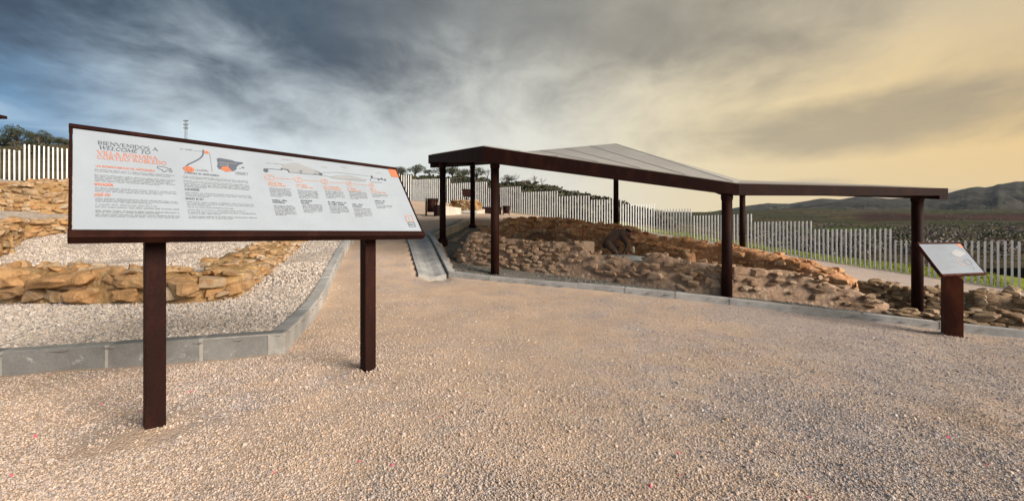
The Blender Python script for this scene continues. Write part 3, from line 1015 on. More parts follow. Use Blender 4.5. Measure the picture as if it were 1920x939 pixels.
# membrane: stretched sheets with a seam strip between them
mm, N, bb = material('pale_membrane')
pn = N.noise(pos(N), 1.6, 5.0, 0.6); pf = N.noise(pos(N), 14.0, 4.0, 0.6)
N.set(bb.inputs['Base Color'], N.mix(N.range(N.math('ADD', pn, N.math('MULTIPLY', pf, 0.35)), 0.45, 0.85), (0.62, 0.61, 0.58), (0.52, 0.51, 0.485)))
bb.inputs['Roughness'].default_value = 0.55
tl = N.new('ShaderNodeBsdfTranslucent', {'Color': (0.78, 0.76, 0.70)})
mxs = N.new('ShaderNodeMixShader', {0: 0.42, 1: bb.outputs[0], 2: tl.outputs[0]})
N.set([n for n in mm.node_tree.nodes if n.type == 'OUTPUT_MATERIAL'][0].inputs['Surface'], mxs.outputs[0])
M['membrane'] = mm
cz = [v.copy() for v in ring]
ins = []
for i, v in enumerate(cz):
    c3 = Vector((cen.x, cen.y, v.z))
    ins.append(v + (c3 - v).normalized() * 0.05 + Vector((0, 0, 0.022)))
iA, iB, iC, iD, iE, iP, iA2 = ins
def sheet(quads, name='roof_sheet', th=0.02):
    for a, b, c, d in quads:
        bm = bmesh.new()
        nn = 6
        up_, lo_ = [], []
        for j in range(nn + 1):
            for i in range(nn + 1):
                p = (a.lerp(b, i / nn)).lerp(d.lerp(c, i / nn), j / nn)
                up_.append(bm.verts.new(p)); lo_.append(bm.verts.new(p - Vector((0, 0, th))))
        W_ = nn + 1
        for j in range(nn):
            for i in range(nn):
                k = j * W_ + i
                if len({tuple(round(x, 4) for x in up_[q].co) for q in (k, k + 1, k + 1 + W_, k + W_)}) < 3: continue
                bm.faces.new((up_[k], up_[k + 1], up_[k + 1 + W_], up_[k + W_])); bm.faces.new((lo_[k + W_], lo_[k + 1 + W_], lo_[k + 1], lo_[k]))
        bmesh.ops.remove_doubles(bm, verts=bm.verts, dist=0.001)
        bmesh.ops.recalc_face_normals(bm, faces=bm.faces)
        part(name, bm, M['membrane'], root, False)
# front-left field from the eaves B-C up to the ridge A2-P, in five strips; right field C-D to P-E in four
def strips(e0, e1, r0, r1, n, gap=0.02):
    out = []
    for k in range(n):
        f0, f1 = k / n + gap / 2 * (k > 0), (k + 1) / n - gap / 2 * (k < n - 1)
        out.append((e0.lerp(e1, f0), e0.lerp(e1, f1), r0.lerp(r1, f1), r0.lerp(r1, f0)))
    return out
sheet(strips(iB, iC, iA2, iP, 6, 0.003))
sheet([(iC, iC, iP.lerp(iE, (k + 1) / 3), iP.lerp(iE, k / 3)) for k in range(3)])
sheet([(iC.lerp(iD, k / 4), iC.lerp(iD, (k + 1) / 4), iE, iE) for k in range(4)])
sheet([(iB, iB.lerp(iC, 0.002), iA2, iA)])
# standing seams between the roof sheets
bmS = []
M['seam'] = mat_plain('grey_seam', (0.42, 0.42, 0.40), .6)
def seam(p, q):
    p, q = p.lerp(q, .012), q.lerp(p, .01)
    bm = bmesh.new()
    add_tube(bm, [p + Vector((0, 0, .004)), q + Vector((0, 0, .004))], 0.007, 5)
    part('roof_seam', bm, M['seam'], root)
for k in range(1, 6): seam(iB.lerp(iC, k / 6), iA2.lerp(iP, k / 6))
seam(iC, iP)
# soffit boards under the raised left end, and inner rafters
POSTS = [('p1', 830, 11.7, 460, .185), ('p2', 886, 15.0, 427, .18), ('p3', 928, 8.95, 514, .19), ('p4', 1155, 14.2, 437, .18), ('p5', 1363, 7.46, 563, .18), ('p6', 1392, 13.6, 473, .18), ('p7', 1720, 7.62, 586, .172)]
tops_ = {'p1': 3.17, 'p2': 3.66, 'p3': 2.69, 'p4': 4.02, 'p5': 1.86, 'p6': 2.50, 'p7': 1.85}
ppos = {}
for nm, px, d, py, wd in POSTS:
    b0 = P(px, py, d)
    z1 = tops_[nm]
    ppos[nm] = Vector((b0.x, b0.y, z1))
    bm = bmesh.new()
    rot = Euler((0, 0, .30)).to_matrix()
    seg = 16
    add_tube(bm, [(b0.x, b0.y, b0.z - .12), (b0.x, b0.y, z1)], wd / 2, seg)
    for f in bm.faces: f.smooth = len(f.verts) == 4
    po = part('post', bm, M['post'], root)
    bm = bmesh.new()
    add_tube(bm, [(b0.x, b0.y, z1 - .10), (b0.x, b0.y, z1 - .06), (b0.x, b0.y, z1 + .03)], [wd / 2 + .004, wd * .575, wd * .575], seg)
    part('post_cap', bm, M['post'], po)
    bm = bmesh.new()
    if nm in ('p1', 'p2', 'p4', 'p6'):
        add_tube(bm, [(b0.x, b0.y, b0.z - .05), (b0.x, b0.y, b0.z + (.17 if nm == 'p1' else .1)), (b0.x, b0.y, b0.z + (.2 if nm == 'p1' else .13))], [wd * .78, wd * .78, wd * .6], seg)
    else:
        add_tube(bm, [(b0.x, b0.y, b0.z - .06), (b0.x, b0.y, b0.z + .012)], wd * .62, seg)
    part('post_base', bm, M['post'], po)
def rafter(a, b, h=0.16, w=0.10):
    bm = bmesh.new()
    m = (a + b) / 2; L = (b - a).length
    rot = (b - a).to_track_quat('X', 'Z').to_matrix()
    add_box(bm, m, (L, w, h), rot)
    part('rafter', bm, M['post'], root)
dn = Vector((0, 0, -.30))
rafter(A + Vector((.1, 0, -.3)), ppos['p2'] + Vector((0, .05, .10)))
rafter(ppos['p1'] + Vector((.06, .1, .09)), ppos['p2'] + Vector((-.02, -.1, .09)))
rafter(ppos['p2'] + Vector((.05, -.1, .09)), ppos['p3'] + Vector((0, .1, .11)))
rafter(ppos['p5'] + Vector((0, .15, .1)), ppos['p4'] + Vector((.0, -.15, -.02)))
rafter(ppos['p7'] + Vector((0, .15, .06)), ppos['p6'] + Vector((.1, -.15, .05)))
# dark soffit over the left bay
bm = bmesh.new()
sv_ = [A + Vector((.12, -.02, -.17)), B + Vector((.1, .2, -.24)), ppos['p3'] + Vector((.5, .5, .17)), ppos['p2'] + Vector((.1, 0, .16)), A2 + Vector((0, -.1, -.15))]
vv = [bm.verts.new(p) for p in sv_] + [bm.verts.new(p + Vector((0, 0, .03))) for p in sv_]
bm.faces.new(list(reversed(vv[:5]))); bm.faces.new(vv[5:])
for k in range(5): bm.faces.new((vv[k], vv[(k + 1) % 5], vv[5 + (k + 1) % 5], vv[5 + k]))
bmesh.ops.recalc_face_normals(bm, faces=bm.faces)
part('soffit', bm, M['post'], root)

# second canopy whose corner enters at the left edge
r2 = empty('shelter_canopy', (-27.5, 20.0, gz(-27.5, 20)))
tag(r2, 'corner of another flat dark roof cut off by the left edge above the olive trees', 'canopy')
bpy.context.view_layer.update()
bm = bmesh.new()
q = P(14, 221, 22.0)
add_box(bm, (q.x - 2.0, q.y - .75, q.z), (4.0, 1.5, .16), None, .01)
part('roof_slab', bm, M['post'], r2)
for ox, oy in ((-.5, -1.2), (-3.0, -1.2), (-3.0, -.3)):
    bm = bmesh.new()
    x, y = q.x + ox - .3, q.y + oy
    add_tube(bm, [(x, y, gz(x, y) - .1), (x, y, q.z - .08)], .08, 12)
    part('post', bm, M['post'], r2)

# ------------------------------------------------------------------ fences of free white posts
bm = bmesh.new()
add_box(bm, (0, 0, .5), (.066, .046, 1.0), None, .005)
slat_me = bpy.data.meshes.new('slat')
bm.to_mesh(slat_me); bm.free()
slat_me.materials.append(M['slat'])
def fence(label, nodes, zdir, sp=0.188, hmax=2.06, tops=None):
    """nodes run along the fence; in every bay the post tops are level and step at the nodes."""
    n0 = nodes[0]
    rt = empty('post_fence', (n0[0], n0[1], n0[2]))
    tag(rt, label, 'fence')
    k_, rg = 0, random.Random(8)
    for i, (a, b) in enumerate(zip(nodes, nodes[1:])):
        L = math.hypot(b[0] - a[0], b[1] - a[1])
        n = max(1, round(L / sp))
        zt = tops[i] if tops else max(a[2], b[2]) * 0 + min(a[2], b[2]) + hmax
        ang = math.atan2(b[1] - a[1], b[0] - a[0])
        for k in range(n):
            f = (k + .5) / n
            x, y = a[0] + (b[0] - a[0]) * f, a[1] + (b[1] - a[1]) * f
            if k_ >= 300: return rt
            zb = gz(x, y) - .12
            o = bpy.data.objects.new('slat', slat_me)
            o.location = (x - n0[0], y - n0[1], zb - n0[2])
            o.scale = (1, 1, zt - zb + rg.uniform(-.004, .004))
            o.rotation_euler = (rg.uniform(-.006, .006), rg.uniform(-.006, .006), ang)
            o.parent = rt
            col.objects.link(o)
            k_ += 1
    return rt
fence('long stepped fence of white posts curving behind the canopy and down to the right', FENCE, 1)
ft = [min(a[2], b[2]) + 2.06 for a, b in zip(FENCE_L, FENCE_L[1:])]
ft[2] = 6.49; ft[3] = 6.49; ft[4] = 6.08; ft[5] = 5.7
fence('short stretch of white post fence at the left edge below the olive trees', list(reversed(FENCE_L)), 1, tops=list(reversed(ft)))

# ------------------------------------------------------------------ print on the signs
M['panel'] = mat_plain('satin_white_panel', (0.33, 0.38, 0.43), 0.35, 0, 0.05, 3.0)
M['panel_grey'] = mat_plain('blue_grey_panel', (0.20, 0.245, 0.30), 0.35, 0, 0.05, 3.0)
M['ink'] = mat_plain('slate_ink', (0.085, 0.10, 0.12), 0.5, 0, 0.02)
M['ink_soft'] = mat_plain('grey_text_ink', (0.205, 0.225, 0.25), 0.5, 0, 0.02)
M['ink_pale'] = mat_plain('pale_grey_ink', (0.29, 0.31, 0.33), 0.5, 0, 0.04)
M['ink_mid'] = mat_plain('map_grey_ink', (0.10, 0.115, 0.15), 0.5, 0, 0.03)
M['orange'] = mat_plain('orange_ink', (0.56, 0.17, 0.08), 0.5, 0, 0.02)
M['orange_soft'] = mat_plain('soft_orange_ink', (0.54, 0.27, 0.18), 0.5, 0, 0.02)

T_, t_ = 0.17, 0.085
def arc(cx, cy, rx, ry, a0, a1, n=10):
    return [(cx + rx * math.cos(R(a0 + (a1 - a0) * k / n)), cy + ry * math.sin(R(a0 + (a1 - a0) * k / n))) for k in range(n + 1)]
def ser(x, y): return ([(x - .15, y), (x + .15, y)], .06)
GL = {
    'A': (.86, [([(.08, 0), (.42, 1)], t_), ([(.42, 1), (.78, 0)], T_), ([(.22, .34), (.62, .34)], t_), ser(.08, .03), ser(.78, .03)]),
    'B': (.72, [([(.14, 0), (.14, 1)], T_), ([(.14, .97), (.36, .97)] + arc(.36, .75, .22, .22, 90, -90) + [(.14, .53)], .12), ([(.36, .53)] + arc(.38, .28, .25, .25, 90, -90) + [(.14, .03)], .13)]),
    'C': (.82, [(arc(.46, .5, .37, .48, 45, 315, 18), .13), ([(.72, .98), (.72, .72)], .07)]),
    'D': (.86, [([(.14, 0), (.14, 1)], T_), ([(.14, .97), (.36, .97)] + arc(.36, .5, .40, .47, 90, -90, 14) + [(.14, .03)], .13)]),
    'E': (.66, [([(.14, 0), (.14, 1)], T_), ([(.05, .97), (.58, .97)], t_), ([(.14, .52), (.48, .52)], t_), ([(.05, .03), (.60, .03)], t_)]),
    'G': (.86, [(arc(.46, .5, .37, .48, 45, 330, 18), .13), ([(.76, .0), (.76, .42)], .14), ([(.58, .42), (.86, .42)], .06)]),
    'H': (.90, [([(.14, 0), (.14, 1)], T_), ([(.74, 0), (.74, 1)], T_), ([(.14, .52), (.74, .52)], t_), ser(.14, .03), ser(.14, .97), ser(.74, .03), ser(.74, .97)]),
    'I': (.36, [([(.18, 0), (.18, 1)], T_), ser(.18, .03), ser(.18, .97)]),
    'J': (.40, [([(.22, 1), (.22, .05), (.12, -.12), (-.02, -.16)], .14), ser(.22, .97)]),
    'L': (.62, [([(.14, 0), (.14, 1)], T_), ([(.05, .03), (.56, .03)], t_), ([(.56, .0), (.56, .2)], .06), ser(.14, .97)]),
    'M': (1.04, [([(.10, 0), (.16, 1)], t_), ([(.16, 1), (.50, .06)], T_), ([(.50, .06), (.84, 1)], t_), ([(.84, 1), (.90, 0)], T_), ser(.10, .03), ser(.90, .03)]),
    'N': (.90, [([(.14, 0), (.14, 1)], t_), ([(.14, 1), (.74, 0)], T_), ([(.74, 0), (.74, 1)], t_), ser(.14, .03), ser(.08, .97), ser(.74, .97)]),
    'O': (.94, [(arc(.47, .5, .38, .48, 0, 360, 24), .135)]),
    'P': (.68, [([(.14, 0), (.14, 1)], T_), ([(.14, .97), (.34, .97)] + arc(.36, .72, .24, .25, 90, -90) + [(.14, .47)], .12), ser(.14, .03)]),
    'Q': (.94, [(arc(.47, .5, .38, .48, 0, 360, 24), .135), ([(.52, .1), (.86, -.2)], .1)]),
    'R': (.80, [([(.14, 0), (.14, 1)], T_), ([(.14, .97), (.34, .97)] + arc(.36, .74, .22, .23, 90, -90) + [(.14, .51)], .12), ([(.36, .5), (.74, 0)], .15), ser(.14, .03)]),
    'S': (.62, [(arc(.31, .73, .21, .24, 40, 270, 12) + arc(.31, .25, .23, .24, 90, -140, 12), .125)]),
    'T': (.74, [([(.37, 0), (.37, 1)], T_), ([(.04, .97), (.70, .97)], t_), ([(.04, .8), (.04, 1)], .06), ([(.70, .8), (.70, 1)], .06), ser(.37, .03)]),
    'U': (.84, [([(.14, 1), (.14, .32)] + arc(.42, .32, .28, .30, 180, 360, 12) + [(.70, 1)], .13), ser(.14, .97), ser(.70, .97)]),
    'V': (.84, [([(.06, 1), (.42, 0)], T_), ([(.42, 0), (.76, 1)], t_), ser(.06, .97), ser(.76, .97)]),
    'W': (1.16, [([(.06, 1), (.34, 0)], T_), ([(.34, 0), (.58, 1)], t_), ([(.54, 1), (.82, 0)], T_), ([(.82, 0), (1.08, 1)], t_), ser(.06, .97), ser(1.08, .97)]),
    'Y': (.80, [([(.06, 1), (.40, .45)], T_), ([(.40, .45), (.74, 1)], t_), ([(.40, 0), (.40, .45)], T_), ser(.40, .03)]),
    'Z': (.72, [([(.08, .97), (.62, .97), (.08, .03), (.66, .03)], .12)]),
    'Ó': (.94, [(arc(.47, .5, .38, .48, 0, 360, 24), .135), ([(.44, 1.1), (.62, 1.3)], .12)]),
    'É': (.66, [([(.14, 0), (.14, 1)], T_), ([(.05, .97), (.58, .97)], t_), ([(.14, .52), (.48, .52)], t_), ([(.05, .03), (.60, .03)], t_), ([(.3, 1.1), (.48, 1.3)], .12)]),
    '?': (.50, [(arc(.25, .76, .18, .2, 160, -60, 10) + [(.25, .3)], .12), ([(.25, .0), (.25, .14)], .15)]),
    '¿': (.50, [([(.25, .42), (.25, .22)] + arc(.25, .0, .2, .2, 90, 320, 10), .12), ([(.25, .58), (.25, .72)], .15)]),
    '1': (.5, [([(.1, .8), (.28, 1), (.28, 0)], .13)]),
    '2': (.6, [(arc(.3, .74, .22, .24, 160, -30, 8) + [(.08, .03), (.56, .03)], .12)]),
    '3': (.6, [(arc(.28, .75, .2, .22, 150, -90, 8) + arc(.28, .27, .24, .26, 90, -150, 10), .12)]),
    '4': (.6, [([(.42, 0), (.42, 1), (.06, .3), (.58, .3)], .11)]),
    '5': (.6, [([(.5, .97), (.16, .97), (.12, .56)] + arc(.28, .32, .24, .27, 110, -140, 10), .12)]),
    ' ': (.42, []),
}


class Print:
    """Flat print in the plane of a panel (x across, y up, metres)."""
    def __init__(s):
        s.v, s.f = [], []
        s.z = 0.0
    def quad(s, pts):
        i = len(s.v)
        s.v += [(x, y, s.z) for x, y in pts]
        s.f.append(tuple(range(i, i + len(pts))))
    def stroke(s, pts, w):
        for k, ((x0, y0), (x1, y1)) in enumerate(zip(pts, pts[1:])):
            L = math.hypot(x1 - x0, y1 - y0)
            if L < 1e-9: continue
            ux, uy = (x1 - x0) / L, (y1 - y0) / L
            e = w * .22
            nx_, ny_ = -uy * w / 2, ux * w / 2
            s.z += 2e-6
            s.quad([(x0 - ux * e + nx_, y0 - uy * e + ny_), (x0 - ux * e - nx_, y0 - uy * e - ny_), (x1 + ux * e - nx_, y1 + uy * e - ny_), (x1 + ux * e + nx_, y1 + uy * e + ny_)])
    def text(s, txt, x, y, h, width=None, slant=0.0, bold=1.0, sx=1.0):
        adv = sum(GL[c][0] for c in txt) * h
        kx = (width / adv) if width else sx
        cx = x
        for c in txt:
            wd, st = GL[c]
            for pts, w in st:
                s.stroke([(cx + (a + slant * b) * h * kx, y + b * h) for a, b in pts], w * h * bold)
            cx += wd * h * kx
        return cx - x
    def lines(s, x0, x1, y, h, seed, frac=1.0, bold=1.0):
        """A line of small print: word after word, too small to read in the photograph."""
        rg = random.Random(seed)
        x = x0
        end = x0 + (x1 - x0) * frac
        while x < end - h:
            wl = min(h * rg.choice([1.2, 2.2, 3.0, 3.8, 4.6, 5.8]), end - x)
            k = x
            while k < x + wl - h * .2:                   # letter stems joined by the x-height body
                cw = h * rg.uniform(.34, .62)
                tall = rg.random() < .25
                s.quad([(k, y), (min(k + cw * .72, end), y), (min(k + cw * .72, end), y + h * (.95 if tall else .62) * bold), (k, y + h * (.95 if tall else .62) * bold)])
                k += cw
            x += wl + h * .55
    def poly(s, pts):
        s.z += 2e-6
        s.quad(pts)
    def ring(s, cx, cy, rx, ry, w, n=24):
        s.stroke(arc(cx, cy, rx, ry, 0, 360, n), w)
    def disc(s, cx, cy, rx, ry, n=24):
        s.poly(arc(cx, cy, rx, ry, 0, 360 - 360 / n, n - 1))
    def build(s, name, mat, parent, lift=0.0012):
        o = pydata(name, s.v, s.f, mat, parent)
        o.location = (0, 0, lift)
        return o


class Board:
    """A slanted board: bottom edge from BL to BR, top edge over TL."""
    def __init__(s, BL, BR, TL):
        s.BL = BL
        s.x = (BR - BL); s.w = s.x.length; s.x.normalize()
        s.y = (TL - BL); s.y = s.y - s.x * s.y.dot(s.x); s.h = s.y.length; s.y.normalize()
        s.n = s.x.cross(s.y)
        s.M = Matrix(((s.x.x, s.y.x, s.n.x, BL.x), (s.x.y, s.y.y, s.n.y, BL.y), (s.x.z, s.y.z, s.n.z, BL.z), (0, 0, 0, 1)))
    def uv(s, px, py):
        o = Vector((0, 0, CH)); d = Vector(((px - CX) / F, 1, -(py - HY) / F))
        t = (s.BL - o).dot(s.n) / d.dot(s.n)
        q = o + d * t - s.BL
        return q.dot(s.x), q.dot(s.y)


def framed_board(root, bd, fb, ft, fs, depth, frame_mat, face='panel'):
    """Panel, four frame bars and a back plate, all parts of root. fb, ft, fs: visible widths of bottom, top, side bars."""
    inv = Matrix.Translation(-root.location)
    def add(name, bm, mat):
        o = link(name, bm, mat, root)
        o.matrix_local = inv @ bd.M
        return o
    bm = bmesh.new(); add_box(bm, (bd.w / 2, bd.h / 2, -0.008), (bd.w - .004, bd.h - .004, .014)); panel = add('panel', bm, M[face])
    bm = bmesh.new(); add_box(bm, (bd.w / 2, bd.h / 2, -0.030), (bd.w - .02, bd.h - .02, .026)); add('back_plate', bm, frame_mat)
    bm = bmesh.new(); add_box(bm, (bd.w / 2, -fb / 2, -depth / 2 + .012), (bd.w + 2 * fs + .004, fb, depth), None, .004); add('frame_bar', bm, frame_mat)
    bm = bmesh.new(); add_box(bm, (bd.w / 2, bd.h + ft / 2, -depth / 2 + .012), (bd.w + 2 * fs + .004, ft, depth), None, .004); add('frame_bar', bm, frame_mat)
    for x in (-fs / 2, bd.w + fs / 2):
        bm = bmesh.new(); add_box(bm, (x, bd.h / 2, -depth / 2 + .008), (fs, bd.h - .001, depth - .006), None, .003); add('frame_bar', bm, frame_mat)
    return panel


# ------------------------------------------------------------------ big welcome sign
L1 = P(290, 808, 2.34); L2 = P(690, 698, 3.315)
u_ = Vector((L2.x - L1.x, L2.y - L1.y, 0)).normalized(); nf = Vector((u_.y, -u_.x, 0))
root = empty('welcome_sign', (L1 + L2) / 2 * 1.0)
tag(root, 'large slanted white welcome sign with orange lettering on two dark brown square posts', 'sign')
BLb = L1 + u_ * (-0.325) + nf * 0.235; BRb = L1 + u_ * 1.695 + nf * 0.235
BLb.z = BRb.z = CH + .012
TLb = L1 + u_ * (-.325) - nf * 0.19; TLb.z = 1.735
bd = Board(BLb, BRb, TLb)
panel = framed_board(root, bd, .046, .026, .012, .060, M['frame'])
for L in (L1, L2):
    bm = bmesh.new()
    rot = Matrix((u_, -nf, Vector((0, 0, 1)))).transposed()
    w_ = .093
    top = 1.42
    add_box(bm, (L.x, L.y, top / 2 - .1), (w_, w_, top + .2), rot, .004)
    for v in bm.verts:                      # the top is cut to the slope of the board
        if v.co.z > 1:
            e = (Vector((v.co.x, v.co.y, 0)) - Vector((L.x, L.y, 0))).dot(nf)
            v.co.z = 1.15 + (.235 - e) / .425 * .585 - .075
    o = link('post', bm, M['post'], root); o.location = -root.location
U = bd.uv
def seg_w(p0, p1): return math.hypot(p1[0] - p0[0], p1[1] - p0[1])
pr = Print()
a = U(183, 270.6); b = U(296, 281.5); pr.text('BIENVENIDOS A', a[0], a[1], .0265, b[0] - a[0], bold=.85)
a = U(184.6, 279.4); b = U(281.5, 288.2); pr.text('WELCOME TO', a[0], a[1], .0265, b[0] - a[0], slant=.22, bold=.85)
pr.build('title_lettering', M['ink'], panel)
pr = Print()
a = U(182.2, 288.6); b = U(295.6, 298.0); pr.text('VILLA ROMANA', a[0], a[1], .0265, b[0] - a[0], bold=.85)
a = U(181.6, 297.2); b = U(312.4, 308.2); pr.text('CORTIJO ROBLEDO', a[0], a[1], .0265, b[0] - a[0], bold=.85)
pr.build('title_lettering', M['orange'], panel)
# headings
pr = Print()
def C1(x, y): return U(120 + x / 3.911, 220 + y / 3.911)
a = C1(232, 363); b = C1(668, 396); pr.text('UN ROMPECABEZAS EN ANTEQUERA', a[0], a[1], .0135, b[0] - a[0], bold=1.1)
a = C1(224, 498); b = C1(363, 506); pr.text('SITUACIÓN', a[0], a[1], .016, b[0] - a[0], bold=1.2)
a = C1(222, 574); b = C1(342, 579); pr.text('¿QUÉ ES?', a[0], a[1], .0165, b[0] - a[0], bold=1.2)
pr.build('heading_lettering', M['orange'], panel)
pr = Print()
a = C1(882, 412); b = C1(1138, 432); pr.text('A PUZZLE IN ANTEQUERA', a[0], a[1], .0125, b[0] - a[0], bold=1.15)
a = C1(888, 534); b = C1(993, 539); pr.text('LOCATION', a[0], a[1], .0145, b[0] - a[0], bold=1.2)
a = C1(893, 602); b = C1(1025, 605); pr.text('WHAT IS IT?', a[0], a[1], .0135, b[0] - a[0], bold=1.1)
pr.build('heading_lettering', M['ink'], panel)
# body text, two wide columns
pr = Print()
x0 = C1(226, 500)[0]; x1 = C1(826, 540)[0]; y_of = lambda y: C1(224, y)[1]
for k, (y, fr) in enumerate([(384, 1), (396, .97), (424, 1), (435, 1), (446, .95), (457, 1), (468, .78), (518, 1), (531, 1), (543, .8), (596, 1), (608, 1), (619, .66), (641, .72), (659, 1), (687, 1), (697, .74), (715, 1), (727, .98)]):
    pr.lines(x0, x1, y_of(y), .0074, k + 1, fr, 1.25 if k in (14, 15, 17) else 1)
x0 = C1(882, 500)[0]; x1 = C1(1372, 560)[0]; y_of = lambda y: C1(884, y)[1]
for k, (y, fr) in enumerate([(435, 1), (446, 1), (467, 1), (479, 1), (491, 1), (502, .98), (512, .34), (553, 1), (566, 1), (577, .34), (621, 1), (634, 1), (644, .34), (659, .66), (678, .84), (695, 1), (707, .46), (728, 1), (739, .64)]):
    pr.lines(x0, x1, y_of(y), .0072, 40 + k, fr, 1.25 if k in (15, 17) else 1)
pr.build('body_lettering', M['ink_soft'], panel)
# small drawing beside the first heading, road and two towns, map of Spain
def C3(x, y): return U(330 + x / 11.74, 270 + y / 11.74)
def Z1(x, y): return U(170 + x / 9.88, 250 + y / 9.88)
pr = Print()
pr.stroke([Z1(*p) for p in [(1230, 640), (1290, 670), (1330, 680), (1340, 710), (1375, 718), (1410, 688), (1450, 690), (1480, 722), (1505, 715), (1510, 690), (1470, 680), (1488, 655), (1440, 660), (1400, 635), (1330, 620), (1250, 612), (1232, 640)]], .0035)
pr.stroke([C3(*p) for p in [(600, 135), (600, 200), (585, 260), (540, 310), (470, 355), (380, 400), (280, 445), (210, 505), (160, 540)]], .0085)
pr.poly([C3(*p) for p in [(895, 335), (940, 310), (1060, 330), (1240, 362), (1300, 390), (1470, 410), (1478, 435), (1400, 455), (1345, 495), (1330, 530), (1345, 545), (1290, 590), (1255, 600), (1100, 610), (990, 555), (940, 552), (925, 520), (900, 490), (920, 450), (910, 380)]])
for x, y, r in ((1475, 522, .009), (1408, 540, .005)): pr.disc(*C3(x, y), r, r * .7, 12)
pr.build('map_print', M['ink_mid'], panel)
pr = Print()
pr.stroke([C3(*p) for p in [(960, 470), (1060, 470), (1110, 480)]], .004)
pr.stroke([C3(*p) for p in [(940, 415), (1060, 412), (1110, 430), (1150, 470), (1140, 490)]], .004)
pr.stroke([C3(*p) for p in [(1130, 425), (1200, 428), (1330, 440)]], .003)
pr.build('map_print', M['ink_pale'], panel, .0020)
pr = Print()
pr.poly([C3(*p) for p in [(990, 560), (1010, 510), (1140, 500), (1165, 540), (1235, 600), (1100, 615), (1050, 585)]])
pr.disc(*C3(675, 187), .0125, .0125); pr.disc(*C3(285, 560), .026, .024)
a, b, c, d = U(727, 315.5), U(743.5, 318), U(750, 333.5), U(734, 331.5)
pr.poly([a, b, c, d])
pr.build('orange_print', M['orange'], panel, .0024)
pr = Print()
pr.ring(*C3(285, 560), .012, .011, .003); pr.disc(*C3(1132, 582), .004, .003, 8)
pr.build('map_print', M['ink_mid'], panel, .0032)
pr = Print()
pr.stroke([C3(740, 200), C3(770, 400), C3(800, 600)], .003)
a = C3(100, 118); b = C3(370, 160); pr.lines(a[0], b[0], a[1], .013, 91)
pr.stroke([C3(400, 150), C3(570, 168)], .0025)
a = C3(460, 590); b = C3(715, 612); pr.lines(a[0], b[0], a[1], .016, 92)
pr.stroke([C3(380, 570), C3(440, 575)], .0025)
pr.stroke([C3(*p) for p in [(1310, 615), (1575, 640), (1570, 685), (1320, 668), (1305, 640), (1310, 615)]], .0025)
a = C3(1340, 655); b = C3(1530, 672); pr.lines(a[0], b[0], a[1], .016, 93)
pr.build('caption_print', M['ink_soft'], panel)
# the landscape strip and the five numbered steps
def C4(x, y): return U(480 + x / 6.261, 290 + y / 6.261)
pr = Print()
pr.poly([C4(*p) for p in [(395, 205), (330, 150), (300, 120), (380, 105), (440, 95), (510, 105), (560, 130), (650, 160), (740, 205), (780, 240), (600, 232)]])
pr.poly([C4(*p) for p in [(860, 260), (940, 245), (1100, 250), (1300, 295), (1285, 312), (1100, 298), (900, 280)]])
for x, y in ((330, 55), (390, 62), (800, 145), (1030, 145), (1440, 215), (150, 98), (230, 104), (280, 110)):
    pr.stroke([C4(x - 30, y), C4(x + 32, y + 4)], .006)
pr.build('drawing_print', M['ink_pale'], panel)
pr = Print()
pr.stroke([C4(*p) for p in [(780, 210), (950, 212), (1150, 232), (1350, 258)]], .0025)
pr.stroke([C4(*p) for p in [(790, 245), (870, 262), (1000, 285), (1285, 312), (1300, 292)]], .003)
pr.stroke([C4(*p) for p in [(880, 265), (950, 248), (1080, 250), (1200, 278), (1290, 300)]], .0025)
pr.build('drawing_print', M['ink_soft'], panel, .0016)
pr = Print()
pr.stroke([C4(*p) for p in [(110, 192), (125, 168), (210, 172), (300, 180)]], .0035); pr.disc(*C4(115, 186), .016, .018, 10)
pr.stroke([C4(*p) for p in [(300, 165), (340, 175), (372, 182)]], .007); pr.stroke([C4(370, 175), C4(392, 210)], .008); pr.stroke([C4(300, 180), C4(303, 160)], .009)
pr.stroke([C4(*p) for p in [(505, 195), (545, 195)]], .005); pr.stroke([C4(515, 215), C4(540, 216)], .004); pr.stroke([C4(525, 195), C4(527, 216)], .004)
pr.stroke([C4(*p) for p in [(680, 230), (770, 236)]], .007); pr.stroke([C4(690, 195), C4(735, 205), C4(765, 230)], .0045); pr.disc(*C4(760, 230), .014, .016, 10)
pr.stroke([C4(390, 208), C4(560, 226), C4(690, 236)], .002)
pr.stroke([C4(*p) for p in [(1340, 310), (1352, 275), (1420, 282), (1510, 300)]], .004)
for x, y in ((1360, 260), (1440, 292), (1515, 298), (1475, 285)): pr.disc(*C4(x, y), .010, .012, 8)
pr.stroke([C4(1345, 322), C4(1480, 330)], .0025)
a, b = U(765.5, 412), U(777, 426.5)
for q0, q1 in ((U(764.5, 417), U(776, 417)), (U(776, 417), U(779, 425)), (U(779, 425), U(768, 425)), (U(768, 425), U(764.5, 417))): pr.stroke([q0, q1], .005)
pr.lines(U(768, 421)[0], U(775, 421)[0], U(768, 422)[1], .012, 77)
pr.build('drawing_print', M['ink'], panel, .0022)
pr = Print()
ST = [(163, 268), (498, 295), (806, 317), (1093, 340), (1358, 362)]
for k, (x, y) in enumerate(ST):
    c_ = C4(x, y)
    pr.ring(c_[0], c_[1], .030 - .002 * k, .024, .0055, 20)
    pr.text('12345'[k], c_[0] - .008, c_[1] - .013, .026, bold=.8)
    if k < 4:
        c2 = C4(*ST[k + 1]); pr.stroke([(c_[0] + .037, c_[1]), (c2[0] - .037, c2[1])], .004)
HEADS = [((140, 335), 175, 205, (395, 515), (540, 380, 135), (600, 725)), ((475, 358), 120, 200, (420, 530), (545, 385, 115), (585, 705)), ((795, 380), 180, 205, (430, 530), (562, 405, 165), (605, 712)), ((1078, 400), 90, 185, (440, 545), (588, 425, 100), (635, 750)), ((1345, 415), 90, 180, (465, 515), (548, 440, 90), (595, 645))]
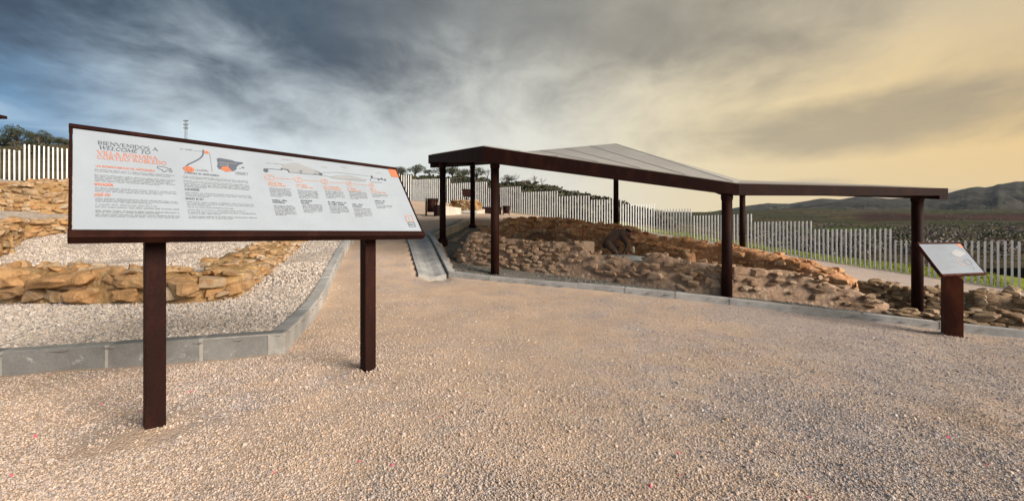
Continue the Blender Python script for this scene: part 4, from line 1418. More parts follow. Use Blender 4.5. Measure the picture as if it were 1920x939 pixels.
for (x, y), w1, w2, *_ in HEADS:
    for j, ww in enumerate((w1, w2)):
        q0 = C4(x + 8 * j, y + 26 * j); q1 = C4(x + ww, y + 26 * j)
        pr.lines(q0[0], q1[0], q0[1], .0145, 200 + int(x) + j, 1.0, 1.15)
q = [U(759.5, 404.5), U(772, 404.5), U(776, 415), U(763, 415)]
pr.stroke(q + q[:1], .006); c_ = U(766.5, 412.5); pr.text('1', c_[0], c_[1], .03, bold=.8)
pr.build('step_print', M['orange_soft'], panel)
pr = Print(); pr2 = Print()
for k, ((x, y), w1, w2, (ya, yb), (yh, _, wh), (yc, yd)) in enumerate(HEADS):
    wcol = (250, 232, 220, 205, 185)[k]
    for j in range(int((yb - ya) / 15.5)):
        yy = ya + 15.5 * j; xs_ = x + 15 + (yy - ya) * .23
        q0 = C4(xs_, yy); q1 = C4(xs_ + wcol, yy + 6)
        pr.lines(q0[0], q1[0], q0[1], .0085, 300 + k * 30 + j, 1.0 if j < int((yb - ya) / 15.5) - 1 else .5)
    xs_ = x + 50
    for j, f in enumerate((1.0, .85)):
        q0 = C4(xs_ + 6 * j, yh + 24 * j); q1 = C4(xs_ + 6 * j + wh * 1.3 * f, yh + 24 * j)
        pr2.lines(q0[0], q1[0], q0[1], .014, 500 + k * 10 + j, 1.0)
    for j in range(int((yd - yc) / 15.5)):
        yy = yc + 15.5 * j; xs_ = x + 68 + (yy - yc) * .23
        q0 = C4(xs_, yy); q1 = C4(xs_ + wcol, yy + 6)
        pr.lines(q0[0], q1[0], q0[1], .0085, 600 + k * 30 + j, 1.0 if j < int((yd - yc) / 15.5) - 1 else .5)
pr.build('body_lettering', M['ink_soft'], panel)
pr2.build('heading_lettering', M['ink'], panel)
pr = Print(); pr.ring(*U(739, 324), .012, .013, .003, 14); pr.stroke([U(737, 321), U(741, 327)], .004)
pr.build('logo_print', M['orange_soft'], panel, .0036)

# ------------------------------------------------------------------ lectern at the right
z0 = gz(P(1785, 632, 5.77).x, 5.77)
root = empty('lectern_sign', (P(1785, 632, 5.77).x, 5.77, z0))
tag(root, 'small slanted information lectern on one wide rusty post near the right edge', 'sign')
BLb, BRb = P(1766, 514, 5.60), P(1846, 511, 5.83)
BRb.z = BLb.z
TLb = P(1724, 457.5, 5.86)
TLb = BLb + (TLb - BLb) - (BRb - BLb).normalized() * ((TLb - BLb).dot((BRb - BLb).normalized()))
bd2 = Board(BLb, BRb, TLb)
panel2 = framed_board(root, bd2, .030, .026, .018, .045, M['rust'], 'panel_grey')
bm = bmesh.new()
up2 = bd2.x
n2 = Vector((up2.y, -up2.x, 0))
c0 = P(1785, 632, 5.80)
rot = Euler((0, 0, R(-33))).to_matrix()
add_box(bm, (c0.x, c0.y, z0 + .40), (.185, .185, 1.06), rot, .004)
for v in bm.verts:
    if v.co.z > z0 + .6:
        e = (Vector((v.co.x, v.co.y, 0)) - Vector((BLb.x, BLb.y, 0))).dot(-n2)
        v.co.z = BLb.z + e * (bd2.y.z / max(.05, math.hypot(bd2.y.x, bd2.y.y))) - .055
o = link('post', bm, M['rust'], root); o.location = -root.location
bm = bmesh.new()
add_box(bm, (c0.x, c0.y, z0 - .002), (.26, .26, .012), rot, .002)
o = link('base_plate', bm, M['rust'], root); o.location = -root.location
U2 = bd2.uv
pr = Print()
for k in range(12):
    yy = bd2.h * (.90 - .068 * k)
    pr.lines(.05, bd2.w * (.60 if k < 6 else .52), yy, .014, 800 + k, (1, .95, 1, .5, 1, .9, .7, 1, 1, .6, .95, .5)[k])
pr.build('body_lettering', M['ink_soft'], panel2)
pr = Print()
def Q6(x, y): return U2(1680 + x / 4.27, 430 + y / 4.27)
pr.poly([Q6(*p) for p in [(440, 185), (480, 160), (545, 180), (560, 195), (525, 212), (510, 222), (470, 212)]])
pr.build('map_print', M['ink_pale'], panel2)
pr = Print()
pr.poly([(bd2.w * .885, bd2.h - .005), (bd2.w - .004, bd2.h - .005), (bd2.w - .004, bd2.h * .86), (bd2.w * .925, bd2.h * .86)])
pr.build('orange_print', M['orange'], panel2)
pr = Print()
c_ = Q6(519, 262); pr.ring(c_[0], c_[1], .062, .050, .007); pr.stroke([(c_[0] + .03, c_[1] - .06), (c_[0] + .06, c_[1] - .075)], .006)
pr.build('plan_print', M['orange_soft'], panel2)
pr = Print()
c_ = Q6(577, 263); pr.ring(c_[0], c_[1], .062, .050, .007); pr.stroke([(c_[0] - .05, c_[1] - .085), (c_[0] + .03, c_[1] - .085), (c_[0] - .01, c_[1] - .13)], .005)
pr.build('plan_print', M['ink_mid'], panel2)

# far lectern seen from behind, in front of the fence
d_ = 26.0
b0 = P(875, 381, d_); zb = gz(b0.x, d_)
root = empty('lectern_sign', (b0.x, d_, zb))
tag(root, 'far dark lectern seen from behind, standing above the stone heap near the fence', 'sign')
bm = bmesh.new(); add_box(bm, (0, 0, .42), (.13, .10, 1.0), None, .004); link('post', bm, M['post'], root)
bm = bmesh.new()
zt = P(875, 355, d_).z - zb; zl = P(875, 370, d_).z - zb
vs = [(-.33, .0, zt), (.25, .10, zt), (.28, -.12, zl), (-.18, -.22, zl)]
v0 = [bm.verts.new(v) for v in vs]; v1 = [bm.verts.new((v[0] + .01, v[1] - .05, v[2] + .02)) for v in vs]
bm.faces.new(v0); bm.faces.new(list(reversed(v1)))
for k in range(4): bm.faces.new((v0[k], v1[k], v1[(k + 1) % 4], v0[(k + 1) % 4]))
bmesh.ops.recalc_face_normals(bm, faces=bm.faces)
link('panel', bm, M['post'], root)

# ------------------------------------------------------------------ litter bins, walls and kerb at the back of the path
def bin_(px, d, py, s, label, rz):
    x = px_x(px, d); z = gz(x, d)
    root = empty('litter_bin', (x, d, z), rz)
    tag(root, label, 'litter bin')
    bm = bmesh.new()
    add_tube(bm, [(0, 0, .22 * s), (0, 0, .98 * s), (0, 0, 1.0 * s), (0, 0, .98 * s), (0, 0, .40 * s)], [.25 * s, .25 * s, .235 * s, .22 * s, .22 * s], 20, False)
    bmesh.ops.holes_fill(bm, edges=bm.edges)
    link('drum', bm, M['post'], root, True)
    for sx in (-1, 1):
        bm = bmesh.new(); add_box(bm, (sx * .31 * s, 0, .48 * s), (.10 * s, .09 * s, 1.04 * s), None, .008); link('leg', bm, M['post'], root)
    bm = bmesh.new(); add_box(bm, (0, 0, .21 * s), (.56 * s, .10 * s, .05 * s), None, .006); link('crossbar', bm, M['post'], root)
bin_(809, 19.5, 403, .82, 'nearer dark brown litter bin left of the leftmost canopy post', .25)
bin_(949, 27.6, 403, .66, 'farther small dark litter bin in front of the fence right of the third post', .1)

def block(name, label, cat, px0, px1, d0, d1, py_top, thick, mat):
    x0, x1 = px_x(px0, d0), px_x(px1, d1)
    z0, z1 = gz(x0, d0), gz(x1, d1)
    t0 = CH - (py_top[0] - HY) * d0 / F; t1 = CH - (py_top[1] - HY) * d1 / F
    dv = Vector((x1 - x0, d1 - d0, 0)).normalized(); n = Vector((-dv.y, dv.x, 0)) * thick
    bm = bmesh.new()
    prism(bm, [(x0, d0), (x1, d1), (x1 + n.x, d1 + n.y), (x0 + n.x, d0 + n.y)], [z0 - .1, z1 - .1, z1 - .1, z0 - .1], [t0, t1, t1, t0])
    bmesh.ops.bevel(bm, geom=bm.edges[:], offset=.012, segments=2, affect='EDGES')
    return tag(link(name, bm, mat), label, cat)
block('low_wall', 'low pale rendered wall block behind the leftmost canopy post', 'low wall', 834, 865, 19.0, 20.0, (386, 390), .5, M['pale_concrete'])
block('box', 'low dark brown box beside the nearer litter bin', 'box', 820, 831, 18.6, 18.8, (384, 385), .35, M['post'])
block('low_wall', 'low grey concrete plinth in front of the far stone heap', 'low wall', 864, 893, 20.6, 20.4, (397, 399), .9, M['kerb'])
block('low_wall', 'pale concrete strip running back to the planter by the fence', 'low wall', 894, 909, 20.6, 24.5, (396, 392), .9, M['pale_concrete'])
block('planter', 'long dark brown planter box low against the fence', 'planter', 901, 940, 27.0, 27.2, (388, 388), .4, M['post'])
hp = Wall('square heap of golden stones behind the second canopy post', [(842, 23.2, 380), (862, 22.6, 376), (894, 22.2, 376), (897, 23.0, 376)], 1.6, 'ochre_mud', 'ochre', 41, lean=.03, amp=.05, name='stone_heap', cat='stone heap')
hp.face(5, .20, .95, .4); hp.top(40, .22)
hp.o.name = 'stone_heap'
# retaining kerb wall with the low step, left bay of the canopy
block('low_wall', 'sunlit concrete retaining wall left of the canopied ruins, behind the leftmost post', 'low wall', 812, 869, 12.3, 15.2, (437, 414), -.14, M['pale_concrete'])
block('step', 'lower stone step at the foot of the sunlit retaining wall', 'step', 838, 866, 12.3, 14.6, (452, 430), -.30, M['ochre'])

# ------------------------------------------------------------------ small things in the dig
x, y = px_x(1187, 10.0), 10.0
zt = CH - (459 - HY) * y / F; zb = CH - (474 - HY) * y / F
root = empty('bottle', (x, y, zb)); tag(root, 'pale plastic bottle with a dark cap on the ground right of the kneeling person', 'bottle')
mbot = mat_plain('pale_plastic', (.72, .66, .52), .3)
bm = bmesh.new(); add_tube(bm, [(0, 0, 0), (0, 0, .12), (0, 0, .155), (0, 0, .17)], [.042, .042, .03, .018], 14); link('body', bm, mbot, root, True)
bm = bmesh.new(); add_tube(bm, [(0, 0, .168), (0, 0, .195)], .022, 12); link('cap', bm, M['ink'], root)
x, y = px_x(1092.5, 10.6), 10.6
bm = bmesh.new(); zz = CH - (449 - HY) * y / F; add_tube(bm, [(x, y, zz - .1), (x + .01, y, zz + .33)], .014, 10)
o = link('marker_rod', bm, mat_plain('red_paint', (.42, .035, .02), .5)); tag(o, 'thin red marker rod standing among the inner walls', 'rod')
def slab(px0, px1, py, d, th, dep, label, mat, rz=0):
    x0, x1 = px_x(px0, d), px_x(px1, d)
    z = CH - (py - HY) * d / F
    bm = bmesh.new(); add_box(bm, ((x0 + x1) / 2, d + dep / 2, z - th / 2), (x1 - x0, dep, th), Euler((0, 0, rz)).to_matrix(), .012)
    bmesh.ops.subdivide_edges(bm, edges=bm.edges, cuts=2, use_grid_fill=True)
    for v in bm.verts: v.co += Vector((noise.noise(v.co * 5), noise.noise(v.co * 5 + Vector((3, 0, 0))), noise.noise(v.co * 6))) * .014
    return tag(link('stone_slab', bm, mat), label, 'stone slab')
M['blue_slab'] = mat_concrete('blue_grey_slab', (.34, .37, .37))
slab(1144, 1209, 481, 8.95, .10, .85, 'long pale blue grey slab the kneeling person works at', M['blue_slab'], .08)
slab(1190, 1220, 492, 8.3, .14, .30, 'smaller blue grey slab lower down in the gap of the front wall', M['blue_slab'], -.1)

# ------------------------------------------------------------------ the kneeling person
def skin_body(name, verts, edges, radii, root_i, sub=2):
    me = bpy.data.meshes.new(name)
    me.from_pydata(verts, edges, [])
    o = bpy.data.objects.new(name, me); col.objects.link(o)
    o.modifiers.new('s', 'SKIN'); sm = o.modifiers.new('d', 'SUBSURF'); sm.levels = sm.render_levels = sub
    for v, r in zip(me.skin_vertices[0].data, radii):
        v.radius = r if hasattr(r, '__len__') else (r, r)
        v.use_root = False
    me.skin_vertices[0].data[root_i].use_root = True
    dg = bpy.context.evaluated_depsgraph_get()
    out = bpy.data.meshes.new_from_object(o.evaluated_get(dg))
    bpy.data.objects.remove(o)
    return out
V_, E_, R_ = [], [], []
def jv(p, r, parent=None):
    V_.append(p); R_.append(r)
    if parent is not None: E_.append((parent, len(V_) - 1))
    return len(V_) - 1
# x: the way the person faces (right in the picture), y: away from the camera, z: up
pelvis = jv((-.20, 0, .40), (.165, .15))
waist = jv((-.06, 0, .50), (.145, .14), pelvis)
chest = jv((.10, 0, .57), (.165, .15), waist)
upper = jv((.20, 0, .585), (.13, .125), chest)
neck = jv((.285, -.005, .60), (.058, .058), upper)
head0 = jv((.335, -.01, .60), (.070, .075), neck)
head1 = jv((.385, -.015, .575), (.088, .082), head0)
head2 = jv((.43, -.02, .535), (.060, .058), head1)
hands = []
for sgn in (-1, 1):
    h = jv((-.20, sgn * .10, .36), .105, pelvis)
    kn = jv((.045 if sgn < 0 else .17, sgn * .13, .085 if sgn < 0 else .30), .072, h)
    if sgn < 0:
        sh = jv((-.14, -.13, .060), .058, kn); an = jv((-.33, -.13, .060), .042, sh); toe = jv((-.37, -.13, .015), .036, an)
    else:
        sh = jv((.10, .13, .16), .060, kn); an = jv((.06, .13, .055), .045, sh); toe = jv((.19, .135, .030), .036, an)
    s_ = jv((.19, sgn * .165, .545), .072, upper)
    el = jv((.295 if sgn < 0 else .36, sgn * .20, .33), .050, s_)
    wr = jv((.20 if sgn < 0 else .36, sgn * .13, .125), .034, el)
    pm = jv((.185 if sgn < 0 else .37, sgn * .12, .062), (.036, .022), wr)
    for k in range(4):
        yy = sgn * .12 + (k - 1.5) * .021
        f1 = jv((V_[pm][0] + .012, yy, .034), .0095, pm); jv((V_[pm][0] + .03, yy, .010 - .003 * (k == 3)), .0085, f1)
    jv((V_[pm][0] + .045, sgn * .12 - sgn * .04, .045), .0095, pm)
    hands.append(V_[wr])
me = skin_body('person', V_, E_, R_, pelvis)
me.materials.append(mat_plain('dark_brown_clothing', (.13, .085, .062), .85, 0, .25, 9.0, .3))
me.materials.append(mat_plain('skin', (.34, .15, .10), .55))
me.materials.append(mat_plain('boot_leather', (.075, .075, .055), .7))
for f in me.polygons:
    c = f.center
    if c.x > .30 and c.z > .46: f.material_index = 1
    elif c.z < .118 and c.x > .13 and any((c - Vector(h)).length < .13 for h in hands): f.material_index = 1
    elif c.x < -.25 and c.z < .13 or (c.x > .03 and c.y > .08 and c.z < .085 and c.x < .26): f.material_index = 2
me.shade_smooth()
px_, pd_ = 1152, 10.2
root = bpy.data.objects.new('person', me); col.objects.link(root)
root.location = (px_x(px_, pd_), pd_, CH - (484 - HY) * pd_ / F)
root.scale = (1.0, 1.0, 1.08)
tag(root, 'person in dark brown clothes kneeling and bent over the dig, facing right', 'person')
# hair or cap, ears and nose as pieces of the head
hair = rock(77, 40, 2, .04, 1.0)
hair.materials.append(mat_plain('black_hair', (.018, .014, .012), .8))
put_stone(root, hair, (.355, -.012, .635), (.185, .175, .125), (0, .45, 0), 'hair')
noseb = bmesh.new()
bmesh.ops.create_icosphere(noseb, subdivisions=2, radius=.5)
noseme = bpy.data.meshes.new('nose'); noseb.to_mesh(noseme); noseb.free(); noseme.materials.append(me.materials[1])
put_stone(root, noseme, (.462, -.02, .575), (.05, .028, .04), (0, .6, 0), 'nose')
put_stone(root, noseme, (.385, -.098, .570), (.045, .018, .06), (0, .5, 0), 'ear')
put_stone(root, noseme, (.385, .070, .570), (.045, .018, .06), (0, .5, 0), 'ear')
for sy in (-.05, .012):
    put_stone(root, hair, (.452, sy, .598), (.016, .022, .012), (0, .5, 0), 'eye')
put_stone(root, hair, (.475, -.02, .540), (.012, .05, .01), (0, .6, 0), 'mouth')

# ------------------------------------------------------------------ hills, valley side and mountains
def polar(name, pxs, ds, zfun, mat, tone=None, smooth=True):
    vs, col_ = [], []
    for px in pxs:
        for d in ds:
            x = px_x(px, d)
            vs.append((x, d, zfun(px, d, x)))
    n = len(ds)
    fs = [(i * n + j, (i + 1) * n + j, (i + 1) * n + j + 1, i * n + j + 1) for i in range(len(pxs) - 1) for j in range(n - 1)]
    o = pydata(name, vs, fs, mat, None, smooth)
    return tag(o, kind='structure')


def mat_hill(name, a, b_, c_, s1, s2, extra=None):
    m, N, b = material(name)
    p = pos(N)
    n1 = N.noise(p, s1, 6.0, 0.62, 0.3); n2 = N.noise(p, s2, 5.0, 0.65)
    c = N.mix(N.range(n1, 0.38, 0.62), a, b_)
    c = N.mix(N.range(n2, 0.52, 0.64), c, c_)
    if extra: c = extra(N, p, c)
    N.set(b.inputs['Base Color'], c)
    b.inputs['Roughness'].default_value = 1.0
    b.inputs['Specular IOR Level'].default_value = 0.05
    bump(N, b, n2, 0.6, 1.0 / s2)
    return m


CREST = [(-700, 300, 60), (-200, 288, 66), (0, 276, 72), (60, 274, 74), (140, 272, 76), (300, 290, 80), (500, 310, 84), (700, 328, 86), (760, 334, 86), (860, 336, 86), (930, 345, 84), (1000, 352, 80), (1060, 366, 76), (1110, 378, 72), (1160, 390, 70), (1220, 405, 68), (1300, 425, 66), (1420, 450, 64)]
cpx = np.array([c[0] for c in CREST]); cpy = np.array([c[1] for c in CREST]); cd = np.array([c[2] for c in CREST])
def fence_d(px):
    best = 34.0
    k = (px - CX) / F
    for pl in (FENCE, FENCE_L):
        for a, b in zip(pl, pl[1:]):
            ra, rb = a[0] - k * a[1], b[0] - k * b[1]
            if ra * rb <= 0 and ra != rb:
                t = ra / (ra - rb)
                return a[1] + (b[1] - a[1]) * t
    return best
def hill_z(px, d, x):
    d0 = fence_d(px) + 0.3 + 9.5 * min(1.0, max(0.0, (px - 1150) / 90.0))
    d1 = float(np.interp(px, cpx, cd)); y1 = float(np.interp(px, cpx, cpy))
    z1 = CH - (y1 - HY) * d1 / F
    z0 = ground(px_x(px, d0), d0) - .05
    t = (d - d0) / (d1 - d0)
    if t <= 0: return z0 - 0.35 * (d0 - d)
    if t <= 1:
        z = z0 + (z1 - z0) * (0.75 * t + 0.25 * t * t * (3 - 2 * t))
    else:
        z = z1 - (d - d1) * .10 - .002 * (d - d1) ** 2
    v = Vector((x * .12, d * .12, 3))
    return z + (0.45 * noise.noise(v) + .15 * noise.noise(v * 4)) * min(1, max(0, t * 3))
M['hill'] = mat_hill('dry_hill_grass', (0.075, 0.066, 0.036), (0.14, 0.112, 0.062), (0.050, 0.055, 0.024), 0.12, 0.5)
polar('hillside', np.arange(-700, 1440, 12), np.concatenate([np.arange(18, 100, 1.6), [110, 125, 140]]), hill_z, M['hill'])

VAL = [(60, 4.6 - 8.0), (80, -2.6), (120, -.6), (190, 1.9), (300, 7.6), (450, 17.5), (700, 37.0), (900, 52.0), (1100, 63.0), (1500, 70.0)]
vd = np.array([v[0] for v in VAL], float); vz = np.array([v[1] for v in VAL], float)
def val_z(px, d, x):
    z = float(np.interp(d, vd, vz))
    s = (px - 1600) / 500
    z += -d * .010 * max(-1.2, min(.0, s)) * -0.6
    v = Vector((x * .008, d * .008, 1.5))
    return z + d * .010 * noise.noise(v) + .6 * noise.noise(v * 8)
def fields(N, p, c):
    sp = N.new('ShaderNodeSeparateXYZ', {0: p}).outputs
    wob = N.math('MULTIPLY', N.math('SUBTRACT', N.noise(p, 0.012, 4.0), .5), 120.0)
    xx = N.math('DIVIDE', sp[0], sp[1])
    d = N.math('ADD', sp[1], wob)
    plough = N.math('MULTIPLY', N.math('MULTIPLY', N.range(d, 380, 400), N.range(d, 640, 610)), N.math('MULTIPLY', N.range(N.math('ADD', xx, N.math('MULTIPLY', wob, .0006)), .84, .90), N.range(xx, 1.40, 1.30)))
    c = N.mix(plough, c, (0.060, 0.032, 0.034))
    green = N.math('MULTIPLY', N.math('MULTIPLY', N.range(d, 150, 165), N.range(d, 330, 290)), N.math('MULTIPLY', N.range(xx, .62, .70), N.range(N.math('ADD', xx, N.math('MULTIPLY', wob, .0015)), 1.02, .86)))
    c = N.mix(N.math('MULTIPLY', green, .85), c, (0.055, 0.085, 0.022))
    v = N.new('ShaderNodeTexVoronoi', {'Vector': N.vmath('MULTIPLY', p, (.011, .005, 0)), 'Scale': 1.0}, feature='F1')
    vc = N.new('ShaderNodeSeparateColor', {0: v.outputs['Color']}).outputs
    f = N.ramp(vc[0], [(.1, (.7, .8, .6)), (.4, (1.25, 1.05, .85)), (.6, (.8, .95, .6)), (.9, (1.2, 1.1, .9))], 'CONSTANT')
    return N.mix(.75, c, f, 'MULTIPLY')
M['valley'] = mat_hill('valley_fields', (0.062, 0.058, 0.040), (0.092, 0.082, 0.060), (0.046, 0.050, 0.032), 0.02, 0.09, fields)
polar('valley_side', np.arange(1040, 2700, 14), np.concatenate([np.arange(52, 130, 5), np.geomspace(132, 1500, 46)]), val_z, M['valley'])

M1 = [(1150, 432), (1290, 408), (1340, 396), (1400, 386), (1440, 381), (1480, 382), (1540, 372), (1575, 374), (1610, 368), (1660, 372), (1720, 380), (1800, 388), (1950, 395), (2200, 400)]
M2 = [(1450, 405), (1520, 385), (1560, 378), (1620, 374), (1680, 372), (1740, 368), (1770, 364), (1800, 356), (1830, 350), (1848, 352), (1870, 346), (1900, 341), (1930, 339), (2000, 340), (2150, 352), (2400, 375), (2700, 400)]
def mount(name, prof, dc, wdt, mat, seed, amp):
    pp = np.array([p[0] for p in prof], float); py = np.array([p[1] for p in prof], float)
    lo, hi = int(pp[0]), int(pp[-1])
    def zf(px, d, x):
        zc = CH - (float(np.interp(px, pp, py)) - HY) * dc / F
        t = abs(d - dc) / wdt
        base = 18.0
        v = Vector((x * .0035, d * .0035, seed))
        ridge = 1 - abs(noise.noise(v * 1.6))
        n_ = noise.fractal(v * 2.4, 1.0, 2.0, 5) * amp * zc
        z = base + (zc - base) * max(0, 1 - t ** 1.15)
        return z + n_ * min(1, t * 1.6) + (ridge - .8) * zc * .22 * min(1, t * 2) * (1 if d < dc else .4) + zc * .010 * noise.noise(Vector((px * .09, 0, seed)))
    polar(name, np.arange(lo, hi, 5), np.linspace(dc - wdt, dc + wdt * .6, 60), zf, mat)
M['mount'] = mat_hill('dark_mountain_scrub', (0.040, 0.042, 0.034), (0.070, 0.064, 0.052), (0.030, 0.036, 0.024), 0.006, 0.030)
mount('mountain', M1, 2600.0, 1300.0, M['mount'], 5.0, .10)
mount('mountain', M2, 1900.0, 900.0, M['mount'], 9.0, .09)

# ------------------------------------------------------------------ vegetation
def leaf_mesh(name, clumps, per, size, mat, seed, flat=.8, tone_of=None):
    """Many small leaf faces gathered in clumps: (centre, radius) each."""
    rg = np.random.RandomState(seed)
    V, Fc, tone = [], [], []
    for (c, r) in clumps:
        n = int(per * (r * r))
        dirs = rg.normal(size=(n, 3)); dirs /= np.linalg.norm(dirs, axis=1)[:, None]
        rad_ = r * (0.35 + 0.65 * rg.rand(n) ** .5)
        pts = np.array(c) + dirs * rad_[:, None] * np.array([1, 1, flat])
        a = rg.normal(size=(n, 3)); a /= np.linalg.norm(a, axis=1)[:, None]
        b = np.cross(a, rg.normal(size=(n, 3))); b /= np.linalg.norm(b, axis=1)[:, None]
        s = size * (.6 + .8 * rg.rand(n))[:, None]
        base = rg.rand() * .45
        tt = np.clip(base + .55 * rg.rand(n), 0, 1)
        q = np.stack([pts - a * s, pts + b * s * .45, pts + a * s, pts - b * s * .45], 1)
        k = len(V)
        V.extend(q.reshape(-1, 3).tolist())
        Fc.extend([(k + 4 * i, k + 4 * i + 1, k + 4 * i + 2, k + 4 * i + 3) for i in range(n)])
        tone.extend(tt.tolist())
    me = bpy.data.meshes.new(name)
    me.from_pydata(V, [], Fc)
    ca = me.color_attributes.new('tone', 'FLOAT_COLOR', 'POINT')
    arr = np.ones((len(V), 4), np.float32)
    t = np.repeat(np.array(tone), 4)
    arr[:, :3] = t[:, None]
    ca.data.foreach_set('color', arr.ravel())
    me.materials.append(mat)
    return me

M['olive'] = mat_leaf('olive_leaves', [(0.020, 0.028, 0.010), (0.040, 0.050, 0.018), (0.062, 0.070, 0.030), (0.085, 0.090, 0.045)])
M['bark'] = mat_plain('grey_bark', (0.085, 0.065, 0.048), .9, 0, .3, 8.0, .4)
M['scrub'] = mat_leaf('scrub_leaves', [(0.022, 0.026, 0.012), (0.040, 0.046, 0.018), (0.060, 0.060, 0.030), (0.075, 0.062, 0.050)])
M['bare'] = mat_leaf('bare_twigs', [(0.130, 0.105, 0.110), (0.165, 0.134, 0.137), (0.19, 0.165, 0.157), (0.145, 0.12, 0.108)])
M['scrub_far'] = mat_leaf('valley_leaves', [(0.075, 0.080, 0.048), (0.10, 0.105, 0.054), (0.125, 0.12, 0.074), (0.135, 0.118, 0.098)])

def crown_clumps(rg, n, w, h, r0):
    out = []
    for _ in range(n):
        a, q = rg.uniform(0, 6.28), rg.random() ** .6
        out.append(((math.cos(a) * q * w, math.sin(a) * q * w, rg.uniform(-1, 1) * h * (1 - q * q * .6)), r0 * rg.uniform(.7, 1.3)))
    return out
TREES = []
for s in range(5):
    rg = random.Random(60 + s)
    cl = crown_clumps(rg, 17, 1.35 + .2 * (s % 2), .62, .55)
    cm = leaf_mesh('crown', cl, 330, .085, M['olive'], s)
    bm = bmesh.new()
    add_tube(bm, [(0, 0, -1.75), (.06, .03, -1.2), (-.05, 0, -.7), (.02, .05, -.2)], [.20, .15, .12, .07], 8)
    for c, r in cl[:8]:
        add_tube(bm, [(-.03, 0, -1.0 + .06 * r), (c[0] * .5, c[1] * .5, c[2] * .5 - .35), c], [.075, .05, .02], 5)
    tm = bpy.data.meshes.new('trunk'); bm.to_mesh(tm); bm.free(); tm.materials.append(M['bark']); tm.shade_smooth()
    TREES.append((cm, tm))
BARE = []
for s in range(2):
    rg = random.Random(90 + s)
    bm = bmesh.new()
    def twig(p, d, L, r, lev):
        q = p + d * L
        add_tube(bm, [p, p.lerp(q, .5) + Vector((rg.uniform(-.04, .04), rg.uniform(-.04, .04), 0)), q], [r, r * .8, r * .55], 4, False)
        if lev:
            for _ in range(3):
                dd = (d + Vector((rg.uniform(-.7, .7), rg.uniform(-.7, .7), rg.uniform(-.1, .5)))).normalized()
                twig(p.lerp(q, rg.uniform(.5, 1)), dd, L * rg.uniform(.55, .8), r * .55, lev - 1)
    twig(Vector((0, 0, -1.75)), Vector((0, 0, 1)), 1.2, .09, 4)
    tm = bpy.data.meshes.new('trunk'); bm.to_mesh(tm); bm.free(); tm.materials.append(M['bark'])
    rgc = random.Random(95 + s)
    cm = leaf_mesh('crown', crown_clumps(rgc, 9, .8, .9, .42), 60, .05, M['bare'], 7 + s)
    BARE.append((cm, tm))
def tree(px, d, py_base, hgt, label, group, kind=0, bare=False, wid=1.0):
    x = px_x(px, d)
    z = hill_z(px, d, x)
    cm, tm = (BARE if bare else TREES)[kind % (2 if bare else 5)]
    s = hgt / 2.75
    r = empty('bare_tree' if bare else 'olive_tree', (x, d, z), px * .37)
    tag(r, label, 'tree', group)
    for nm, m_ in (('crown', cm), ('trunk', tm)):
        o = bpy.data.objects.new(nm, m_); o.parent = r
        o.location = (0, 0, 1.70 * s); o.scale = (s * wid, s * wid, s)
        col.objects.link(o)
lefts = [(-22, 73, 'dark olive tree cut by the left edge under the flat roof corner'), (8, 76, 'dense olive tree at the far left beside the roof corner'), (30, 74, 'olive tree second from the roof corner on the left hill'), (50, 78, 'broad olive tree in the middle of the row on the left hill'),
         (72, 75, 'round olive tree above the step in the white fence'), (92, 79, 'tall olive tree right of the fence step on the left hill'), (110, 77, 'olive tree next to the last one before the big sign'), (128, 80, 'olive tree touching the top left corner of the big sign')]
for k, (px, d, lb) in enumerate(lefts):
    tree(px, d, 0, 3.6 + .6 * (k % 3) - .012 * abs(px), lb, 'olive trees on the left hill', k, False, .95)
mids = [(752, 84, 2.6, 'small olive tree right behind the top right corner of the big sign'), (778, 85, 3.1, 'round olive tree right of the big sign on the skyline'), (806, 86, 2.0, 'lower gap filling olive tree between two round ones on the skyline'), (826, 85, 2.7, 'olive tree behind the leftmost canopy post'), (848, 86, 3.4, 'tallest olive tree between the first two canopy posts'), (868, 83, 2.7, 'olive tree just left of the second canopy post'),
        (893, 84, 3.0, 'olive tree just right of the second canopy post'), (950, 82, 2.3, 'olive tree just right of the third canopy post'), (990, 80, 1.7, 'small round dark tree on the descending skyline right of the third post')]
for k, (px, d, h, lb) in enumerate(mids):
    tree(px, d, 0, h, lb, 'olive trees on the skyline behind the canopy', k + 2, False, 1.15)
for k, (px, d, h, lb) in enumerate([(914, 83, 3.3, 'thin leafless tree just left of the third canopy post'), (967, 81, 2.4, 'bare pale tree right of the olive by the third post'), (1001, 80, 2.9, 'bare twiggy tree on the skyline right of the small round tree'), (1016, 79, 2.2, 'last bare twiggy tree where the skyline drops')]):
    tree(px, d, 0, h, lb, 'bare trees on the skyline behind the canopy', k, True)

